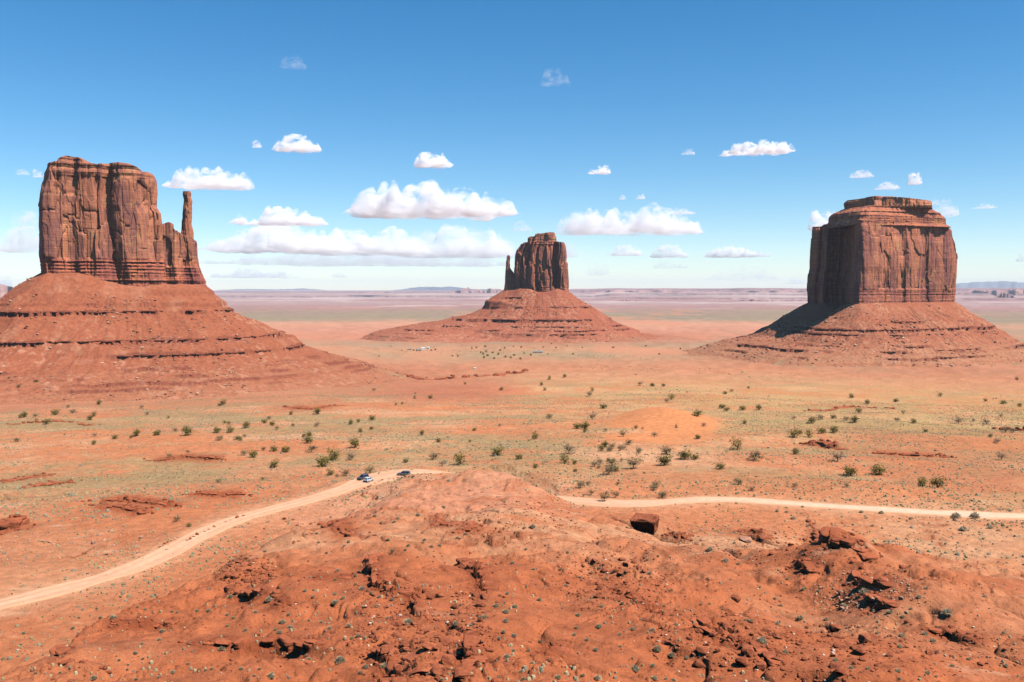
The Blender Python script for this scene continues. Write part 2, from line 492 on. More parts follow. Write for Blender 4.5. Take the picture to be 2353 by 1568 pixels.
for pts, hi, A, reach in LEDGES:
    P3 = [atD(min(max(x, -200), 2600), min(y, 1566 + 40)) for x, y in pts]
    P = [(p[0], p[1]) for p in P3]
    cx = np.mean([p[0] for p in P]); cy_ = np.mean([p[1] for p in P]); rad = max(math.hypot(p[0] - cx, p[1] - cy_) for p in P) + reach * 2.5
    m = (np.abs(GX - cx) < rad) & (np.abs(GY - cy_) < rad)
    sc_ = max(1.0, math.hypot(cx, cy_) / 110)
    d, sg, al, L = seg_dist(GX[m], GY[m], P)
    n = np.array([-(P[-1][1] - P[0][1]), P[-1][0] - P[0][0]])      # left normal
    want = np.array([cx, cy_]) if hi == 'u' else np.array([cy_, -cx])
    s = d * sg * (1 if n @ want > 0 else -1)
    s = s + warp[m] * 1.2 + (cid[m] - 0.5) * 0.35 * min(sc_, 2)
    inside = np.minimum(al, L - al)
    endf = sstep(0, 0.18 * L, inside) * sstep(reach * 2.4, reach * 0.6, d)
    mod = 0.5 + 0.6 * vn2(GX[m] / (7 * sc_), GY[m] / (7 * sc_), 63)
    up = np.where(s > 0, np.exp(-np.maximum(s, 0) / reach), -0.45 * np.exp(np.minimum(s, 0) / (reach * 0.6)))
    # a second small tread inside the face
    up2 = np.where((s > -0.8 * sc_) & (s < 0), 0.30, 0.0)
    DZ[m] += A * 0.58 * (up + up2) * endf * mod
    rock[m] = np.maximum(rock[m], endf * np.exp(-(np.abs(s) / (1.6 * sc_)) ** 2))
    led_info.append((P, A, cx, cy_, (1 if n @ want > 0 else -1), sc_))
keep = sstep(ROAD_HW, ROAD_HW + 8, RDIST)
GZ += DZ * keep
# natural benches along level beds on rocky slopes
msk = sstep(-0.02, 0.40, fbm2(GX / 34, GY / 34, 3, 71)) * np.where(R2 < 430, sstep(30, 60, R2), 0) * (1 - sstep(330, 420, R2)) * keep
wz = GZ + 0.9 * fbm2(GX / 9, GY / 9, 3, 72) + 0.35 * cid
t = np.mod(wz / 2.1, 1.0)
terr = (0.5 - t) * 1.05 * msk
GZ += terr
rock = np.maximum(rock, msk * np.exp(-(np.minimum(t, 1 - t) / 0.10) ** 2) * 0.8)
# rubble roughness of the ground itself
rub = sstep(-0.1, 0.35, fbm2(GX / 22, GY / 16, 3, 73)) * np.where(R2 < 430, w_sp, 0) * keep
f1, f2, cid2 = cells2(GX / 0.9, GY / 0.9, 74)
GZ += sstep(25, 60, R2) * (1 - sstep(190, 300, R2)) * rub * 0.36 * np.maximum(0, cid2 - 0.5) * 2.2 * sstep(0.02, 0.25, f2 - f1)
near = sstep(20, 60, R2) * (1 - sstep(250, 420, R2)) * keep
GZ += near * (0.34 * fbm2(GX / 2.6, GY / 2.6, 4, 75))
del f1, f2
# far country: swells and low scarps
SCARP = []
for az0, az1, d0, h in ((-60, 60, 17000, 60.), (2.5, 60, 24000, 130.), (-60, -1.5, 30000, 70.), (5, 40, 14000, 45.)):
    edge = d0 * (1 + 0.10 * fbm2(A2 / 3.0, R2 * 0 + d0, 5, int(d0) % 97))
    side_m = sstep(az0 - 0.1, az0 + 1.5, A2) * (1 - sstep(az1 - 1.5, az1 + 0.1, A2))
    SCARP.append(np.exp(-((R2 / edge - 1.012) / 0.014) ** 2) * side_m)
    sc1 = sstep(edge, edge * 1.022, R2) * 0.55 + sstep(edge * 0.9, edge * 1.3, R2) * 0.45
    GZ += h * sc1 * side_m * (1 - 0.6 * sstep(1.3, 2.2, R2 / d0))

# ------------------------------------------------------------------ ground colours (the soil's own)
def C(*c): return np.array(c, f4)
RED, ORANGE, SAND = C(0.42, 0.122, 0.050), C(0.50, 0.18, 0.078), C(0.55, 0.275, 0.142)
ROCKC, PALE, DUNE = C(0.27, 0.068, 0.028), C(0.62, 0.37, 0.22), C(0.58, 0.20, 0.075)
GREEN, YELL, PINK = C(0.325, 0.215, 0.100), C(0.42, 0.27, 0.105), C(0.50, 0.20, 0.12)
def blend(c, t, k): return c + (np.asarray(k, f4) - c) * np.clip(t, 0, 1)[..., None].astype(f4)
n1 = fbm2(GX / 60, GY / 40, 5, 81); n2 = fbm2(GX / 11, GY / 8, 5, 82); n3 = fbm2(GX / 3, GY / 3, 4, 83)
TC = np.zeros(GX.shape + (3,), f4) + ORANGE
TC = blend(TC, sstep(-0.4, 0.6, n1 + 0.5 * n2), SAND)
fgm = np.where(R2 < 430, np.maximum(w_sp, 0.0), 0)
TC = blend(TC, fgm * sstep(0.9, -0.5, n1 * 0.6 + n2 * 0.35 + (R2 - 170) / 150), RED)
lm = sstep(-5, -14, A2) * (1 - w_sp) * (1 - sstep(330, 420, R2)) * np.where(R2 < 430, 1, 0)
TC = blend(TC, lm * (0.55 + 0.3 * n2), C(0.44, 0.135, 0.055))
TC = blend(TC, sstep(0.2, 0.7, n3 * 0.6 + n2 * 0.5) * fgm * 0.6, C(0.30, 0.074, 0.030))
TC = blend(TC, sstep(0.25, 0.7, -n3 * 0.5 - n2 * 0.5 + 0.2 * n1) * fgm * 0.55, C(0.52, 0.185, 0.075))
# pale streaks of bleached stone
ps = sstep(0.42, 0.75, fbm2(GX / 16 + GY / 40, GY / 5.5, 4, 84)) * sstep(0.0, 0.4, fbm2(GX / 70, GY / 70, 2, 85))
TC = blend(TC, ps * 0.55 * (1 - sstep(380, 480, R2)), PALE)
TC = blend(TC, np.exp(-np.maximum(0, RDIST - ROAD_HW + 1.6 * n3 + 1.5 * n2) / 4.0) * 0.8 * (RDIST < 60), C(0.60, 0.30, 0.16))
TC = blend(TC, 0.62 * np.exp(-((A2 + 5) / 8.5) ** 4 - ((R2 - 262) / 58) ** 4) * sstep(-0.9, 0.2, n2 + 0.4 * n3), C(0.56, 0.25, 0.145))
# around the road bends: trampled pale apron below the mound
TC = blend(TC, 0.7 * np.exp(-((A2 + 8) / 6) ** 2 - ((R2 - 262) / 40) ** 2) * (RDIST < 70), C(0.60, 0.27, 0.14))
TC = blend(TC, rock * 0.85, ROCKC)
# sand, scrub and bands of the valley floor beyond the road
mm = sstep(300, 380, R2)
veg = sstep(-0.15, 0.5, fbm2(GX / 90, GY / 55, 5, 86) + 0.35 * n2)
TC = blend(TC, mm * veg * 0.85 * (1 - sstep(1500, 2100, R2)), GREEN)
TC = blend(TC, sstep(400, 640, R2) * (1 - sstep(1200, 1500, R2)) * sstep(-6, 14, A2 + 6 * n1) * (0.22 + 0.4 * sstep(-0.3, 0.4, n2)), YELL)
TC = blend(TC, sstep(330, 420, R2) * (1 - sstep(560, 700, R2)) * sstep(17, 24, A2 + 3 * n1) * 0.45, C(0.42, 0.125, 0.055))
dune = np.exp(-((A2 - 9.7 - 1.0 * n1 - 0.4 * n2) / 3.6) ** 4 - ((R2 - 585 - 60 * n1 - 14 * n2) / 105) ** 4)
TC = blend(TC, sstep(0.12, 0.75, dune + 0.12 * n3 + 0.1 * n2), C(0.57, 0.215, 0.085))
DUNE_M = sstep(0.25, 0.6, dune)
lwf = np.log(R2)
lw = np.log(R2) + 0.07 * fbm2(A2 / 5, R2 / 3000, 4, 87) + 0.05 * fbm2(A2 / 1.2, lwf * 14, 4, 88)
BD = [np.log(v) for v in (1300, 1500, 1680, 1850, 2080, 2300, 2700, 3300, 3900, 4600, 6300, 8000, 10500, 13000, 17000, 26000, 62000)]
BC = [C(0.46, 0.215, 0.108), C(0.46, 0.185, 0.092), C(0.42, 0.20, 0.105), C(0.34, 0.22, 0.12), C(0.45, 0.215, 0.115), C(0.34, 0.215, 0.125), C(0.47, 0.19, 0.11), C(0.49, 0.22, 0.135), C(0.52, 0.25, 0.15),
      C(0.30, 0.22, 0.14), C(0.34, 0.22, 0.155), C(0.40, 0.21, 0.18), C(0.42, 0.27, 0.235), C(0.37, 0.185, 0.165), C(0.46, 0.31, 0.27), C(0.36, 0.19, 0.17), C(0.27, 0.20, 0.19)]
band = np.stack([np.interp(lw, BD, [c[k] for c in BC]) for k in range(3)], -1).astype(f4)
for bx_, by_, ra_, rb_ in ((-541, 1237, 400, 640), (71, 2699, 300, 640), (753, 1831, 290, 520)):
    dd_ = np.hypot(GX - bx_, GY - by_)
    BUTTE_M = sstep(rb_, ra_, dd_ + 70 * n1) if bx_ == -541 else np.maximum(BUTTE_M, sstep(rb_, ra_, dd_ + 90 * n1))
TC = blend(TC, 0.8 * np.exp(-((A2 + 4.2) / 4.2) ** 4) * sstep(780, 900, R2 + 60 * n2) * sstep(1500, 1150, R2), C(0.40, 0.125, 0.065))
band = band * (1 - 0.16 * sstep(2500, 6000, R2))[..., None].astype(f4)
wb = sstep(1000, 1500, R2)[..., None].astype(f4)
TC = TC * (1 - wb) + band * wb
TC = blend(TC, BUTTE_M * 0.65, C(0.40, 0.145, 0.078))
stk = fbm2(A2 * 2.2, lwf * 42, 4, 94)
TC = TC * (1 + 0.20 * (wb * stk[..., None])).astype(f4)
far = sstep(1300, 2000, R2)
blot = fbm2(GX / 300, GY / 900, 4, 89)
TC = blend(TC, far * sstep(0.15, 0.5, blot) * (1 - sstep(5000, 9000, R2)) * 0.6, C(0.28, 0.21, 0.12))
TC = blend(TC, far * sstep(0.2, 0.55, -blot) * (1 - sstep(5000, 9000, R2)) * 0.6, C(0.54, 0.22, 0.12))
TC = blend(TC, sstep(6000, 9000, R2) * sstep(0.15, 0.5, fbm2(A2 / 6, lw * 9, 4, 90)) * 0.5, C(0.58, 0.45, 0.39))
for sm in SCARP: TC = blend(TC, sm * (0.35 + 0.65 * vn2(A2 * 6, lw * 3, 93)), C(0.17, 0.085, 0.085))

V = np.stack([GX, GY, GZ], -1).reshape(-1, 3)
gm, gnt, gb = material('desert_soil', 0.95, 0.08)
k = N(gnt)
at_ = k.new('ShaderNodeAttribute', attribute_name='tint')
co = k.coord()
nA = k.ramp(k.noise(co, 0.35, 6, 0.62), 0.3, 0.7, 0.82, 1.16)
nB = k.ramp(k.noise(co, 4.0, 4, 0.6), 0.3, 0.7, 0.86, 1.12)
cg = k.mix(1.0, k.mix(1.0, at_.outputs['Color'], nA, 'MULTIPLY'), nB, 'MULTIPLY')
k.put(gb.inputs['Base Color'], cg)
k.put(gb.inputs['Normal'], k.bump(k.math('ADD', k.noise(co, 1.3, 6, 0.65), k.math('MULTIPLY', k.noise(co, 9.0, 3, 0.6), 0.3)), 0.75, 0.6))
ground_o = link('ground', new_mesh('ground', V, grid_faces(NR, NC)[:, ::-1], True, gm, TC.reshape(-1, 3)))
tag(ground_o, kind='structure')

# ------------------------------------------------------------------ the dirt road itself
n = len(ROAD)
tan = np.gradient(ROAD[:, :2], axis=0); tan /= np.linalg.norm(tan, axis=1)[:, None]
nor = np.stack([-tan[:, 1], tan[:, 0]], -1)
off = np.linspace(-1, 1, 17)
dpull = np.hypot(ROAD[:, 0] - PULL[0], ROAD[:, 1] - PULL[1])
hw = ROAD_HW + 1.5 * fbm2(np.arange(n) / 4.0, np.zeros(n), 3, 92) + 4.5 * np.exp(-(dpull / 22) ** 2) + 0.5 * fbm2(np.arange(n) / 9.0, np.zeros(n), 3, 91)
RV = []; RC = []
for q in off:
    w = q * hw
    p = ROAD[:, :2] + nor * w[:, None]
    z = ROAD[:, 2] + 0.10 + 0.05 * (1 - q * q) - 0.06 * np.exp(-((abs(q) - 0.40) / 0.12) ** 2) + 0.14 * np.exp(-((abs(q) - 0.87) / 0.08) ** 2) * (0.4 + vn2(np.arange(n) / 2.0, np.zeros(n) + q, 101))
    if abs(q) == 1: z = z - 0.22
    RV.append(np.column_stack([p, z]))
    c = np.tile(C(0.64, 0.345, 0.205), (n, 1)) * (1 - 0.15 * math.exp(-((abs(q) - 0.40) / 0.13) ** 2)) * (1 + 0.12 * fbm2(np.arange(n) / 6.0, np.zeros(n) + q * 2, 3, 102))[:, None]
    c = c + (C(0.68, 0.45, 0.30) - c) * (sstep(10, 120, ROAD[:, 0])[:, None] * 0.8)
    c = c + (C(0.585, 0.285, 0.155) - c) * (sstep(0.62, 1.0, abs(q)) * 0.9)
    RC.append(c)
RV = np.stack(RV, 1).reshape(-1, 3); RC = np.stack(RC, 1).reshape(-1, 3)
rm = tinted('graded_dirt', 0.95, 0.05, 0.9, 1.08, 0.5, 5, (3.0, 0.3, 0.15))
road_o = link('dirt_road', new_mesh('dirt_road', RV, grid_faces(n, len(off)), True, rm, RC))
tag(road_o, kind='structure')
# ------------------------------------------------------------------ sandstone buttes
rock_m, rnt, rb = material('sandstone_cliff', 0.9, 0.12)
k = N(rnt)
geo = k.new('ShaderNodeAttribute', attribute_name='tint')
co = k.coord()
v1 = k.noise(k.coord((0.045, 0.045, 0.010)), 1.0, 6, 0.6, 0.6)
v2 = k.noise(k.coord((0.22, 0.22, 0.018)), 1.0, 5, 0.6, 0.3)
v3 = k.noise(k.coord((0.035, 0.035, 0.035)), 1.0, 5, 0.6, 0.8)
varn = k.ramp(k.math('ADD', k.math('MULTIPLY', v1, 0.6), k.math('MULTIPLY', v2, 0.4)), 0.42, 0.60)
c = k.mix(varn, (0.52, 0.192, 0.102), (0.28, 0.108, 0.086))
c = k.mix(k.ramp(v3, 0.54, 0.66), c, (0.50, 0.225, 0.11))
bd = k.noise(k.coord((0.02, 0.02, 0.9)), 1.0, 4, 0.6)
c = k.mix(k.ramp(bd, 0.35, 0.65, 0.0, 1.0), c, k.mix(1.0, c, (0.72, 0.68, 0.68), 'MULTIPLY'))
c = k.mix(1.0, c, geo.outputs['Color'], 'MULTIPLY')
k.put(rb.inputs['Base Color'], c)
hb = k.math('ADD', k.noise(k.coord((0.5, 0.5, 0.12)), 1.0, 6, 0.65), k.math('MULTIPLY', k.noise(k.coord((0.2, 0.2, 2.2)), 1.0, 3, 0.6), 0.5))
k.put(rb.inputs['Normal'], k.bump(hb, 0.5, 1.0))

talus_m = tinted('red_talus', 0.95, 0.06, 0.80, 1.18, 0.22, 6, (0.7, 0.8, 1.2))

class Frame:
    """upright plane through a butte's centre, square to the line of sight: u to the right, v away, z up"""
    def __init__(s, px, dist):
        a_, y, _ = ray(px, 300.0); h = math.hypot(a_, y)
        s.V = np.array([a_ / h, y / h]); s.U = np.array([s.V[1], -s.V[0]]); s.D = dist; s.C = s.V * dist
    def uz(s, px, py):
        a_, y, z = ray(px, py); t = s.D / (a_ * s.V[0] + y * s.V[1])
        return (t * a_ - s.C[0]) * s.U[0] + (t * y - s.C[1]) * s.U[1], t * z
    def uzs(s, pts): return np.array([s.uz(*p) for p in pts])
    def xy(s, u, v): return s.C[0] + u * s.U[0] + v * s.V[0], s.C[1] + u * s.U[1] + v * s.V[1]

def edge_fn(P):
    """u as a function of z from a traced edge, made single valued"""
    P = P[np.argsort(P[:, 1])]
    return lambda z: np.interp(z, P[:, 1], P[:, 0])
def top_fn(P):
    P = P[np.argsort(P[:, 0])]
    return lambda u: np.interp(u, P[:, 0], P[:, 1])

def resample(poly, n):
    P = np.asarray(poly, float); Q = np.vstack([P, P[:1]])
    s = np.concatenate([[0], np.cumsum(np.hypot(*np.diff(Q, axis=0).T))])
    t = np.linspace(0, s[-1], n, endpoint=False)
    R = np.stack([np.interp(t, s, Q[:, k]) for k in (0, 1)], -1)
    return R, s[-1]

def cells_box(a, b, c, seed, p=5.0):
    ix = np.floor(a).astype(np.int64); iz = np.floor(c).astype(np.int64); iy = np.floor(b).astype(np.int64)
    f1 = np.full(a.shape, 9.0, f4); f2 = f1.copy(); idv = np.zeros(a.shape, f4)
    for dx in (-1, 0, 1):
        for dy in (-1, 0, 1):
            for dz in (-1, 0, 1):
                jx, jy, jz = ix + dx, iy + dy, iz + dz
                px = jx + _hash(jx, jy, jz, seed); py = jy + _hash(jx, jy, jz, seed + 1); pz = jz + _hash(jx, jy, jz, seed + 2)
                d = np.maximum(np.abs(px - a), np.maximum(np.abs(pz - c), 0.6 * np.abs(py - b))).astype(f4)
                n1 = d < f1
                f2 = np.where(n1, f1, np.minimum(f2, d)); idv = np.where(n1, _hash(jx, jy, jz, seed + 3), idv); f1 = np.where(n1, d, f1)
    return f1, f2, idv

def rock_offset(x, y, z, k=1.0, seed=0, big=6.0, slab=4.0, bed=None, z0=0, z1=1):
    """how far the face stands out or back: buttresses, slabs, chimneys, joints and beds"""
    wx = x + 3 * fbm3(x / 30, y / 30, z / 60, 2, seed + 50); wy = y + 3 * fbm3(x / 30 + 9, y / 30, z / 60, 2, seed + 51)
    d = big * fbm3(x / (55 * k), y / (55 * k), z / (260 * k), 3, seed)
    r = np.abs(fbm3(wx / (26 * k), wy / (26 * k), z / (300 * k), 2, seed + 5))
    d -= big * 0.6 * np.exp(-(r / 0.13) ** 2)                       # chimneys
    ca, sa = math.cos(seed * 0.003), 1.0
    th = np.arctan2(np.mean(x), np.mean(y)); uu = wx * np.cos(th) - wy * np.sin(th); vv = wx * np.sin(th) + wy * np.cos(th)
    f1, f2, cid = cells_box(uu / (19 * k), vv / (26 * k), z / (85 * k), seed + 9)
    d += slab * 1.5 * (cid - 0.5) - slab * 0.25 * np.exp(-((f2 - f1) / 0.03) ** 2)
    f1, f2, cid = cells_box(uu / (7.5 * k) + 0.3 * z / 40, vv / (12 * k), z / (34 * k), seed + 19)
    d += slab * 0.30 * (cid - 0.5) - slab * 0.06 * np.exp(-((f2 - f1) / 0.05) ** 2)
    jn = uu + 4 * k * fbm3(uu * 0 + 5.5, vv / 40, z / (45 * k), 3, seed + 26)
    c1, c2, ci_ = cells_box(jn / (15 * k), vv * 0 + 0.5, z * 0 + 0.5, seed + 27)
    jm = sstep(0.05, 0.3, fbm3(uu / (20 * k), vv / 60, z / (70 * k), 2, seed + 28))
    d -= slab * 0.75 * jm * np.exp(-((c2 - c1) / 0.11) ** 2)
    sp = cells3(x / (22 * k), y / (22 * k), z / (70 * k), seed + 23)     # scooped spalls with arched tops
    d -= slab * 0.4 * sstep(0.62, 0.7, sp[2]) * sstep(0.46, 0.30, sp[0])
    d += 0.55 * k * fbm3(x / (3.5 * k), y / (3.5 * k), z / (8 * k), 3, seed + 30)
    if bed is not None:
        for lo, hi, amp, step in bed:                               # level beds
            m = sstep(lo - 2, lo + 2, z) * (1 - sstep(hi - 2, hi + 2, z))
            zz = z + 0.8 * fbm3(x / 25, y / 25, z / 25, 2, seed + 40)
            b = vn3(zz / step, zz * 0 + 3.3, zz * 0, seed + 41); b2 = np.floor(b * 4) / 4
            d = d * (1 - 0.45 * m) + amp * m * ((b2 - 0.4) * 1.6 + 0.5 * (vn3(x / 4, y / 4, zz / step, seed + 42) - 0.5))
    return d

def loft(fr, name, parent, plan, uL, uR, zb, zt, u0, u1, vs_fn=None, nt=900, nz=240, disp=None, cap_rings=14, cap_h=0.0, tint=None, seed=0, mat=rock_m, cap_noise=1.2, foot=0.0):
    """a wall all round a plan outline. plan: (u,v) ring; uL,uR: side edges as functions of z; zb,zt: foot and skyline as functions of u"""
    P, per = resample(plan, nt)
    # ease the corners a little
    for _ in range(int(nt * 0.006) + 1):
        P = 0.5 * P + 0.25 * (np.roll(P, 1, 0) + np.roll(P, -1, 0))
    T = np.roll(P, -1, 0) - np.roll(P, 1, 0); T /= np.linalg.norm(T, axis=1)[:, None]
    Nn = np.stack([T[:, 1], -T[:, 0]], -1)                           # outward for a ring that runs counter-clockwise
    area = np.sum(P[:, 0] * np.roll(P[:, 1], -1) - np.roll(P[:, 0], -1) * P[:, 1])
    if area < 0: Nn = -Nn
    f = np.linspace(0, 1, nz)[:, None]
    an = ((P[:, 0] - u0) / (u1 - u0))[None]                          # 0..1 across
    zb0 = zb; zb = lambda u_: zb0(u_) - foot
    zbU = zb(P[:, 0])[None]; ztU = zt(P[:, 0])[None]
    for it in range(2):
        z = zbU + f * (ztU - zbU)
        L, R = uL(z), uR(z)
        u = L + an * (R - L)
        zbU = zb(u); ztU = zt(u)
    z = zbU + f * (ztU - zbU)
    L, R = uL(z), uR(z)
    u = L + an * (R - L)
    vs_ = vs_fn(z) if vs_fn is not None else 1.0
    v = P[None, :, 1] * vs_
    x, y = fr.xy(u, v)
    if disp is not None:
        d = disp(x, y, z)
        d = d * (0.35 + 0.65 * np.clip(np.abs(Nn[None, :, 1]) * 1.2, 0, 1))   # keep the traced side edges
        u = u + Nn[None, :, 0] * d; v = v + Nn[None, :, 1] * d
        rim = sstep(0.965, 1.0, f)
        z = z - rim * np.maximum(0, 0.5 * np.abs(d) * 0.4)
    # top
    uc, vc = u[-1].mean(), v[-1].mean()
    q = np.linspace(0, 1, cap_rings + 1)[1:, None]
    cu = u[-1][None] + (uc - u[-1][None]) * q * 0.999; cv = v[-1][None] + (vc - v[-1][None]) * q * 0.999
    cx, cy_ = fr.xy(cu, cv)
    # ring height follows the wall's own rim and blends into the skyline shape
    cz = z[-1][None] * (1 - q) + zt(cu) * q + cap_h * np.sin(q * pi / 2) + cap_noise * fbm3(cx / 12, cy_ / 12, cx * 0, 4, seed + 70) * np.sin(np.clip(q * 2, 0, 1) * pi / 2)
    u = np.vstack([u, cu]); v = np.vstack([v, cv]); z = np.vstack([z, cz])
    x, y = fr.xy(u, v)
    Vv = np.stack([x, y, z], -1).reshape(-1, 3)
    tc = tint(x, y, z, u, v) if tint is not None else np.ones(x.shape + (3,), f4)
    flip = grid_faces(len(z), nt, True)
    if area < 0: flip = flip[:, ::-1]
    return link(name, new_mesh(name, Vv, flip, True, mat, tc.reshape(-1, 3)), parent)

def poly_sdist(u, v, P):
    d, _, _, _ = seg_dist(u, v, [tuple(p) for p in P] + [tuple(P[0])])
    ins = np.zeros(u.shape, bool); Q = np.vstack([P, P[:1]])
    for (x0, y0), (x1, y1) in zip(Q[:-1], Q[1:]):
        c_ = ((y0 > v) != (y1 > v)) & (u < (x1 - x0) * (v - y0) / (y1 - y0 + 1e-12) + x0)
        ins ^= c_
    return np.where(ins, -d, d)

TALUS_FN = []; TALUS_LED = []
def talus(fr, name, parent, plan, zL, zR, kf, kb, ledges, rmax, nphi=900, nr=300, seed=0, rough=1.0, base=C(0.315, 0.098, 0.050), low=C(0.35, 0.135, 0.070), zlow=-100, wl_pow=1.0, kl=1.0, front_add=None):
    """the apron of broken rock under a cliff. zL, zR: height against distance from the cliff foot on either side"""
    t = np.linspace(0, 1, nphi, endpoint=False)
    phi = -pi / 2 + 2 * pi * (t - 0.5) + 0.55 * np.sin(2 * pi * (t - 0.5)) * -1.0     # denser towards the viewer
    phi = phi[None]
    rr = np.concatenate([np.linspace(0.02, 0.10, 6), np.linspace(0.11, 1, nr - 6)])[:, None] * rmax
    u = rr * np.cos(phi); v = rr * np.sin(phi)
    rho = poly_sdist(u, v, np.asarray(plan))
    x, y = fr.xy(u, v)
    rho_w = rho + 9 * fbm2(x / 45, y / 45, 3, seed) * sstep(0, 60, rho)
    cs = np.cos(phi); sn = np.sin(phi)
    wL = sstep(0.15, -0.75, cs) if wl_pow == 1.0 else sstep(-0.35, -0.95, cs)
    kk = np.where(sn < 0, 1 + (kf - 1) * np.abs(sn) ** 1.5, 1 + (kb - 1) * np.abs(sn) ** 1.5)
    q = np.maximum(rho_w, 0) / kk
    z = zL(q) * wL + zR(q) * (1 - wL)
    z = np.where(rho < 0, z - 0.15 * rho * 0 - 0.3, z)
    if front_add is not None: z = z + front_add(u, v, rho)
    # gullies and ribs that run down the slope
    th = phi * 1.0
    rib = fbm2(np.cos(th) * 7 + rho / 160, np.sin(th) * 7 + rho / 160, 4, seed + 3)
    z = z + 3.6 * rough * (rib - 0.28 * np.exp(-(fbm2(np.cos(th) * 8 + rho / 90, np.sin(th) * 8 + rho / 90, 3, seed + 33) / 0.16) ** 2)) * sstep(0, 50, rho) * (1 - sstep(rmax * 0.55, rmax * 0.8, rr))
    zz = z + 2.2 * fbm2(x / 60, y / 60, 3, seed + 4)
    fan = sstep(0.05, 0.4, fbm2(np.cos(th) * 5 + 3, np.sin(th) * 5 + rho / 300, 3, seed + 34))
    lm_ = np.zeros(z.shape)
    for zl, h, w, thr in ledges:
        m = sstep(thr, thr + 0.22, fbm2(x / 85 + zl, y / 85, 3, seed + 5))
        m = m * (1 - 0.85 * fan)
        hh = h * (0.55 + 0.8 * vn2(x / 9, y / 9, seed + 6)) * m
        s = zz - zl + 0.5 * fbm2(x / 7, y / 7, 2, seed + 8)
        z = z + np.where(s > 0, 0.5 * hh * np.clip(1 - s / w, 0, 1), -0.8 * hh * np.clip(1 + s / (w * 0.5), 0, 1)) * (rho > 2)
        lm_ = np.maximum(lm_, m * np.exp(-((s - 0.1 * h) / (h * 0.22 + 0.4)) ** 2))
    f1, f2, ci = cells2(x / 5.0, y / 5.0, seed + 11)
    rb_ = sstep(-0.25, 0.4, fbm2(x / 55, y / 55, 3, seed + 12))
    z = z + rough * (0.9 * fbm2(x / 11, y / 11, 4, seed + 7) + 0.8 * fbm2(x / 3.2, y / 3.2, 3, seed + 17) + 1.8 * rb_ * np.maximum(0, ci - 0.6) * sstep(0.02, 0.3, f2 - f1)) * sstep(0, 12, rho)
    tc = np.zeros(z.shape + (3,), f4) + base
    nn = fbm2(x / 26, y / 26, 5, seed + 13)
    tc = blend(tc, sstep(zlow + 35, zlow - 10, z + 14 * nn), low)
    tc = blend(tc, sstep(0.1, 0.6, nn) * 0.5, C(0.39, 0.165, 0.092))
    strata = vn2(zz / 3.1, zz * 0, seed + 14)
    tc = blend(tc, sstep(0.55, 0.8, strata) * 0.35, C(0.31, 0.09, 0.045))
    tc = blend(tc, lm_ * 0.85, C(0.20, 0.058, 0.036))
    tc = blend(tc, rb_ * sstep(0.72, 0.8, ci) * 0.5, C(0.46, 0.23, 0.14))
    tc = blend(tc, sstep(0.2, 0.55, fbm2(x / 40, y / 40, 4, seed + 15)) * sstep(zlow + 5, zlow - 18, z) * 0.7, C(0.30, 0.21, 0.115))
    Vv = np.stack([x, y, z], -1).reshape(-1, 3)
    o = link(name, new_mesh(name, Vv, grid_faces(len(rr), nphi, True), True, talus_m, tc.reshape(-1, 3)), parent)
    TALUS_LED.append((ledges, seed))
    TALUS_FN.append((fr, phi[0], rr[:, 0], z, x, y, rho))
    return o

def zprof(fr, pts, side, edge_u, tail):
    """height against distance from a traced talus edge; pts picture pixels, edge_u the cliff foot there"""
    A = fr.uzs(pts); r = (A[:, 0] - edge_u) * side; o = np.argsort(r); r, z = r[o], A[o, 1]
    r = np.concatenate([r, [t[0] for t in tail]]); z = np.concatenate([z, [t[1] for t in tail]])
    return lambda q: np.interp(q, r, z)

def z1(x, y): return x / 6.723, 150 + y / 6.723                     # three measured views of the photograph
def z2(x, y): return (1400 + x / 1.6807) / 4, (880 + y / 1.6807) / 4
def z3(x, y): return (2896 + x / 1.96) / 4, (740 + y / 1.96) / 4
def z7(x, y): return (2000 + x / 5.2267) / 4, (900 + y / 5.2267) / 4

# ------------------------------------------------ the large left butte with its thumb
fw = Frame(118, 1350.0)
bw = tag(empty('butte', (*fw.xy(0, 0), -120)), 'largest sandstone butte, flat-topped with a slender thumb spire, on the left', 'butte', 'sandstone buttes')
M0 = Matrix.Translation((-bw.location.x, -bw.location.y, -bw.location.z))
Lw = fw.uzs([z1(*p) for p in ((283, 840), (272, 715), (272, 600), (262, 520), (265, 400), (275, 300), (290, 240), (303, 210), (303, 180), (318, 125))])
Rw = fw.uzs([z1(*p) for p in ((1160, 880), (1130, 760), (1100, 640), (1088, 520), (1083, 490), (1080, 440), (1060, 400), (1060, 300), (1052, 220), (1030, 182))])
Tw = fw.uzs([z1(*p) for p in ((300, 140), (320, 125), (345, 112), (385, 105), (420, 80), (455, 68), (520, 75), (560, 96), (572, 112), (610, 118), (660, 125), (740, 112), (800, 118), (860, 125), (920, 148), (960, 170), (1025, 180), (1060, 200))])
uLw, uRw = edge_fn(Lw), edge_fn(Rw); ztw = top_fn(Tw)
zbase_w = lambda u: np.interp(u, [-120, -30, 60, 130], [fw.uz(*z1(283, 845))[1], fw.uz(*z1(560, 850))[1], fw.uz(*z1(820, 862))[1], fw.uz(*z1(1160, 890))[1]])
a0, a1 = Lw[:, 0].mean(), Rw[:, 0].mean()
def rr_plan(u0, u1, vf, vb, bays):
    """rounded outline with the given front line (u fraction, v) and a plain back"""
    w = u1 - u0
    front = [(u0 + w * a_, vf + b_) for a_, b_ in bays]
    return front + [(u1, vf * 0.4), (u1 - 0.01 * w, vb * 0.5), (u1 - 0.10 * w, vb), (u0 + 0.12 * w, vb), (u0 + 0.01 * w, vb * 0.45), (u0, vf * 0.35)]
